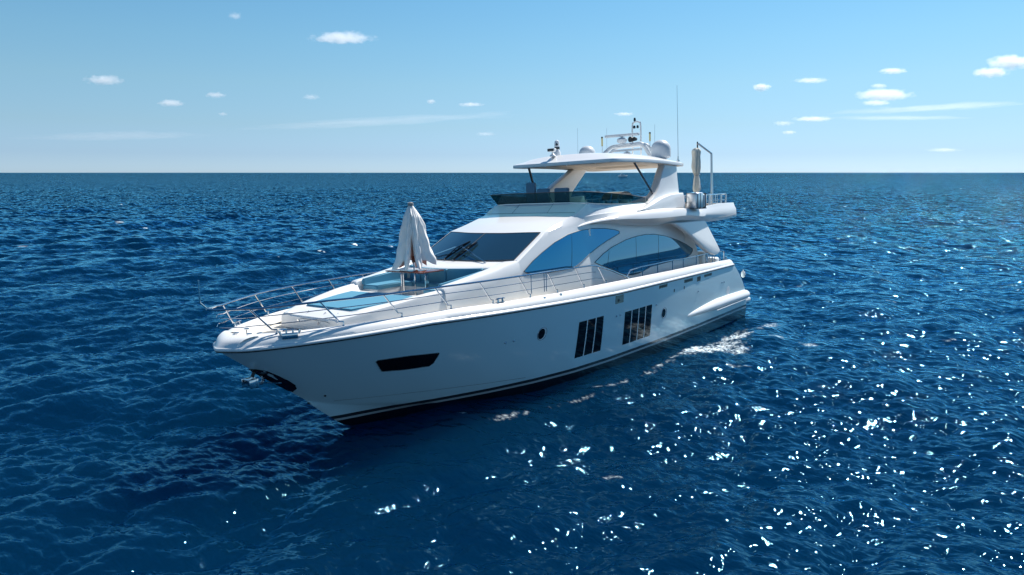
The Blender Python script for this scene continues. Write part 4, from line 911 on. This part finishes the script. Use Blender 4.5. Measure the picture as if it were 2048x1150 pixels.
# surface reflection : fresnel-weighted mirror of the sky over the blue body of the water
b.inputs['Specular IOR Level'].default_value = 0
gl = n.nodes.new('ShaderNodeBsdfGlossy'); gl.inputs['Color'].default_value = (.30, .76, 1.0, 1); n.links.new(mr3.outputs[0], gl.inputs['Roughness']); n.links.new(bu2.outputs[0], gl.inputs['Normal'])
fr_ = n.nodes.new('ShaderNodeFresnel'); fr_.inputs['IOR'].default_value = 1.34; n.links.new(bu2.outputs[0], fr_.inputs['Normal'])
ms = n.nodes.new('ShaderNodeMixShader'); n.links.new(fr_.outputs[0], ms.inputs[0]); n.links.new(b.outputs[0], ms.inputs[1]); n.links.new(gl.outputs[0], ms.inputs[2])
mf = n.nodes.new('ShaderNodeMixShader'); n.links.new(fm.outputs[0], mf.inputs[0]); n.links.new(ms.outputs[0], mf.inputs[1]); df = n.nodes.new('ShaderNodeBsdfDiffuse'); df.inputs['Color'].default_value = (.80, .84, .86, 1); n.links.new(df.outputs[0], mf.inputs[2])
n.links.new(mf.outputs[0], n.nodes['Material Output'].inputs['Surface'])
me.materials.append(m)

# ================================================================== CLOUDS (real volumes, far outside the scene)
def cloud_mat(dens, seed, stretch, soft):
    m = bpy.data.materials.new('cloud_vapour'); m.use_nodes = True; n = m.node_tree; n.nodes.clear()
    o = n.nodes.new('ShaderNodeOutputMaterial'); v = n.nodes.new('ShaderNodeVolumePrincipled'); n.links.new(v.outputs[0], o.inputs['Volume'])
    v.inputs['Color'].default_value = (1, 1, 1, 1); v.inputs['Anisotropy'].default_value = .35
    tc = n.nodes.new('ShaderNodeTexCoord'); mp = n.nodes.new('ShaderNodeMapping'); mp.inputs['Location'].default_value = (seed * 3.7, seed, 0); mp.inputs['Scale'].default_value = stretch
    n.links.new(tc.outputs['Object'], mp.inputs['Vector']); no = n.nodes.new('ShaderNodeTexNoise'); no.inputs['Scale'].default_value = 1.6; no.inputs['Detail'].default_value = 6; no.inputs['Roughness'].default_value = .6
    n.links.new(mp.outputs[0], no.inputs['Vector'])
    ln = n.nodes.new('ShaderNodeVectorMath'); ln.operation = 'LENGTH'; n.links.new(tc.outputs['Object'], ln.inputs[0])
    a = n.nodes.new('ShaderNodeMath'); a.operation = 'MULTIPLY_ADD'; n.links.new(ln.outputs['Value'], a.inputs[0]); a.inputs[1].default_value = -.75; n.links.new(no.outputs['Fac'], a.inputs[2])
    r = n.nodes.new('ShaderNodeMapRange'); r.inputs['From Min'].default_value = -.08; r.inputs['From Max'].default_value = -.08 + soft; r.inputs['To Max'].default_value = dens; n.links.new(a.outputs[0], r.inputs['Value']); n.links.new(r.outputs[0], v.inputs['Density'])
    return m
bm = bmesh.new(); bmesh.ops.create_icosphere(bm, subdivisions=3, radius=1); cme = bpy.data.meshes.new('cloud_shell'); bm.to_mesh(cme); bm.free()
def put_cloud(x, y, w_, h_, k, label, nm='cloud', grp='small white cumulus clouds', tilt=0, soft=.5):
    d = 575 - y; r = right * (x - 1024) + fwdh * (1400 * math.cos(TH) + d * math.sin(TH)) + Vector((0, 0, d * math.cos(TH) - 1400 * math.sin(TH)))
    el = math.atan2(r.z, math.hypot(r.x, r.y)); D = max(3500, min(16000, 900 / math.tan(el))); r = r.normalized()
    p = CAM + r * D / math.cos(el); px = D / math.cos(el) / 1420
    me_ = cme.copy(); o = bpy.data.objects.new(nm, me_); C.objects.link(o)
    o.location = p; A_, H_ = w_ / 2 * px * 1.35, h_ / 2 * px * 1.5; o.scale = (A_, A_ * .5 if nm == 'cloud' else A_ * .3, H_)
    o.rotation_euler = (0, -tilt, math.atan2(right.y, right.x) + (0 if nm == 'cloud' else 0))
    me_.materials.append(cloud_mat(k / (A_ * .4), x * .01, (max(1, min(3, w_ / h_ * .7)), 1, 1), soft)); tag(o, label, 'cloud', grp)
for a in [
 (470, 32, 26, 12, 3, 'tiny faint cloud high above the left half, topmost in the sky'),
 (684, 76, 118, 20, 12, 'largest puffy white cloud in the upper left half of the sky'),
 (208, 160, 64, 16, 8, 'oblong white cloud at the far left of the sky'),
 (431, 190, 40, 10, 6, 'small pale cloud below and left of the largest puffy one'),
 (341, 206, 48, 12, 8, 'small white cloud between the far left oblong one and the low streaks'),
 (622, 194, 34, 10, 3, 'faint thin cloud straight below the largest puffy one'),
 (862, 203, 18, 9, 6, 'tiny bright tuft cloud left of the flat cloud near the hardtop'),
 (943, 209, 52, 8, 7, 'small flat white cloud above and left of the hardtop'),
 (446, 228, 18, 6, 4, 'tiny faint cloud just above the low streak on the left'),
 (972, 268, 42, 8, 3, 'faint low cloud left of the hardtop near the horizon'),
 (1248, 228, 40, 7, 7, 'small flat cloud right above the radar mast'),
 (1523, 175, 34, 13, 14, 'small bright round cloud alone between the tall antenna and the right group'),
 (1622, 161, 62, 9, 8, 'thin flat cloud right of the small bright round one'),
 (1786, 142, 48, 10, 9, 'small flat cloud above the big cumulus on the right'),
 (2022, 124, 74, 22, 14, 'bright white cloud cut by the right edge of the sky'),
 (1982, 145, 60, 15, 13, 'bright cloud just below the one cut by the right edge'),
 (1768, 190, 96, 20, 14, 'big bright cumulus in the right group of clouds'),
 (1752, 206, 52, 9, 8, 'flat cloud tucked below the big cumulus on the right'),
 (1758, 172, 30, 8, 5, 'small wispy cloud just above the big cumulus on the right'),
 (1626, 238, 74, 9, 10, 'long low bright cloud in the lower right sky'),
 (1566, 247, 38, 9, 4, 'faint slanted cloud left of the long low bright cloud'),
 (1578, 265, 26, 7, 7, 'tiny cloud below the faint slanted cloud in the lower right sky'),
 (1888, 300, 60, 7, 4, 'very low faint cloud near the horizon on the right'),
]: put_cloud(a[0], a[1], a[2] * .95, a[3] * .92, a[4] * .17, a[5])
for a in [(760, 243, 560, 11, .75, 'long thin white streak of cirrus across the middle left sky', .055), (230, 272, 330, 14, .45, 'broad faint cirrus streak low at the left', .02),
          (1870, 215, 330, 10, .9, 'thin cirrus streak below the big cumulus on the right', .05), (1800, 236, 250, 6, .8, 'narrow lower cirrus streak on the right', 0)]:
    put_cloud(a[0], a[1], a[2], a[3], a[4], a[5], 'cirrus_cloud', 'thin cirrus streaks', a[6], .5)
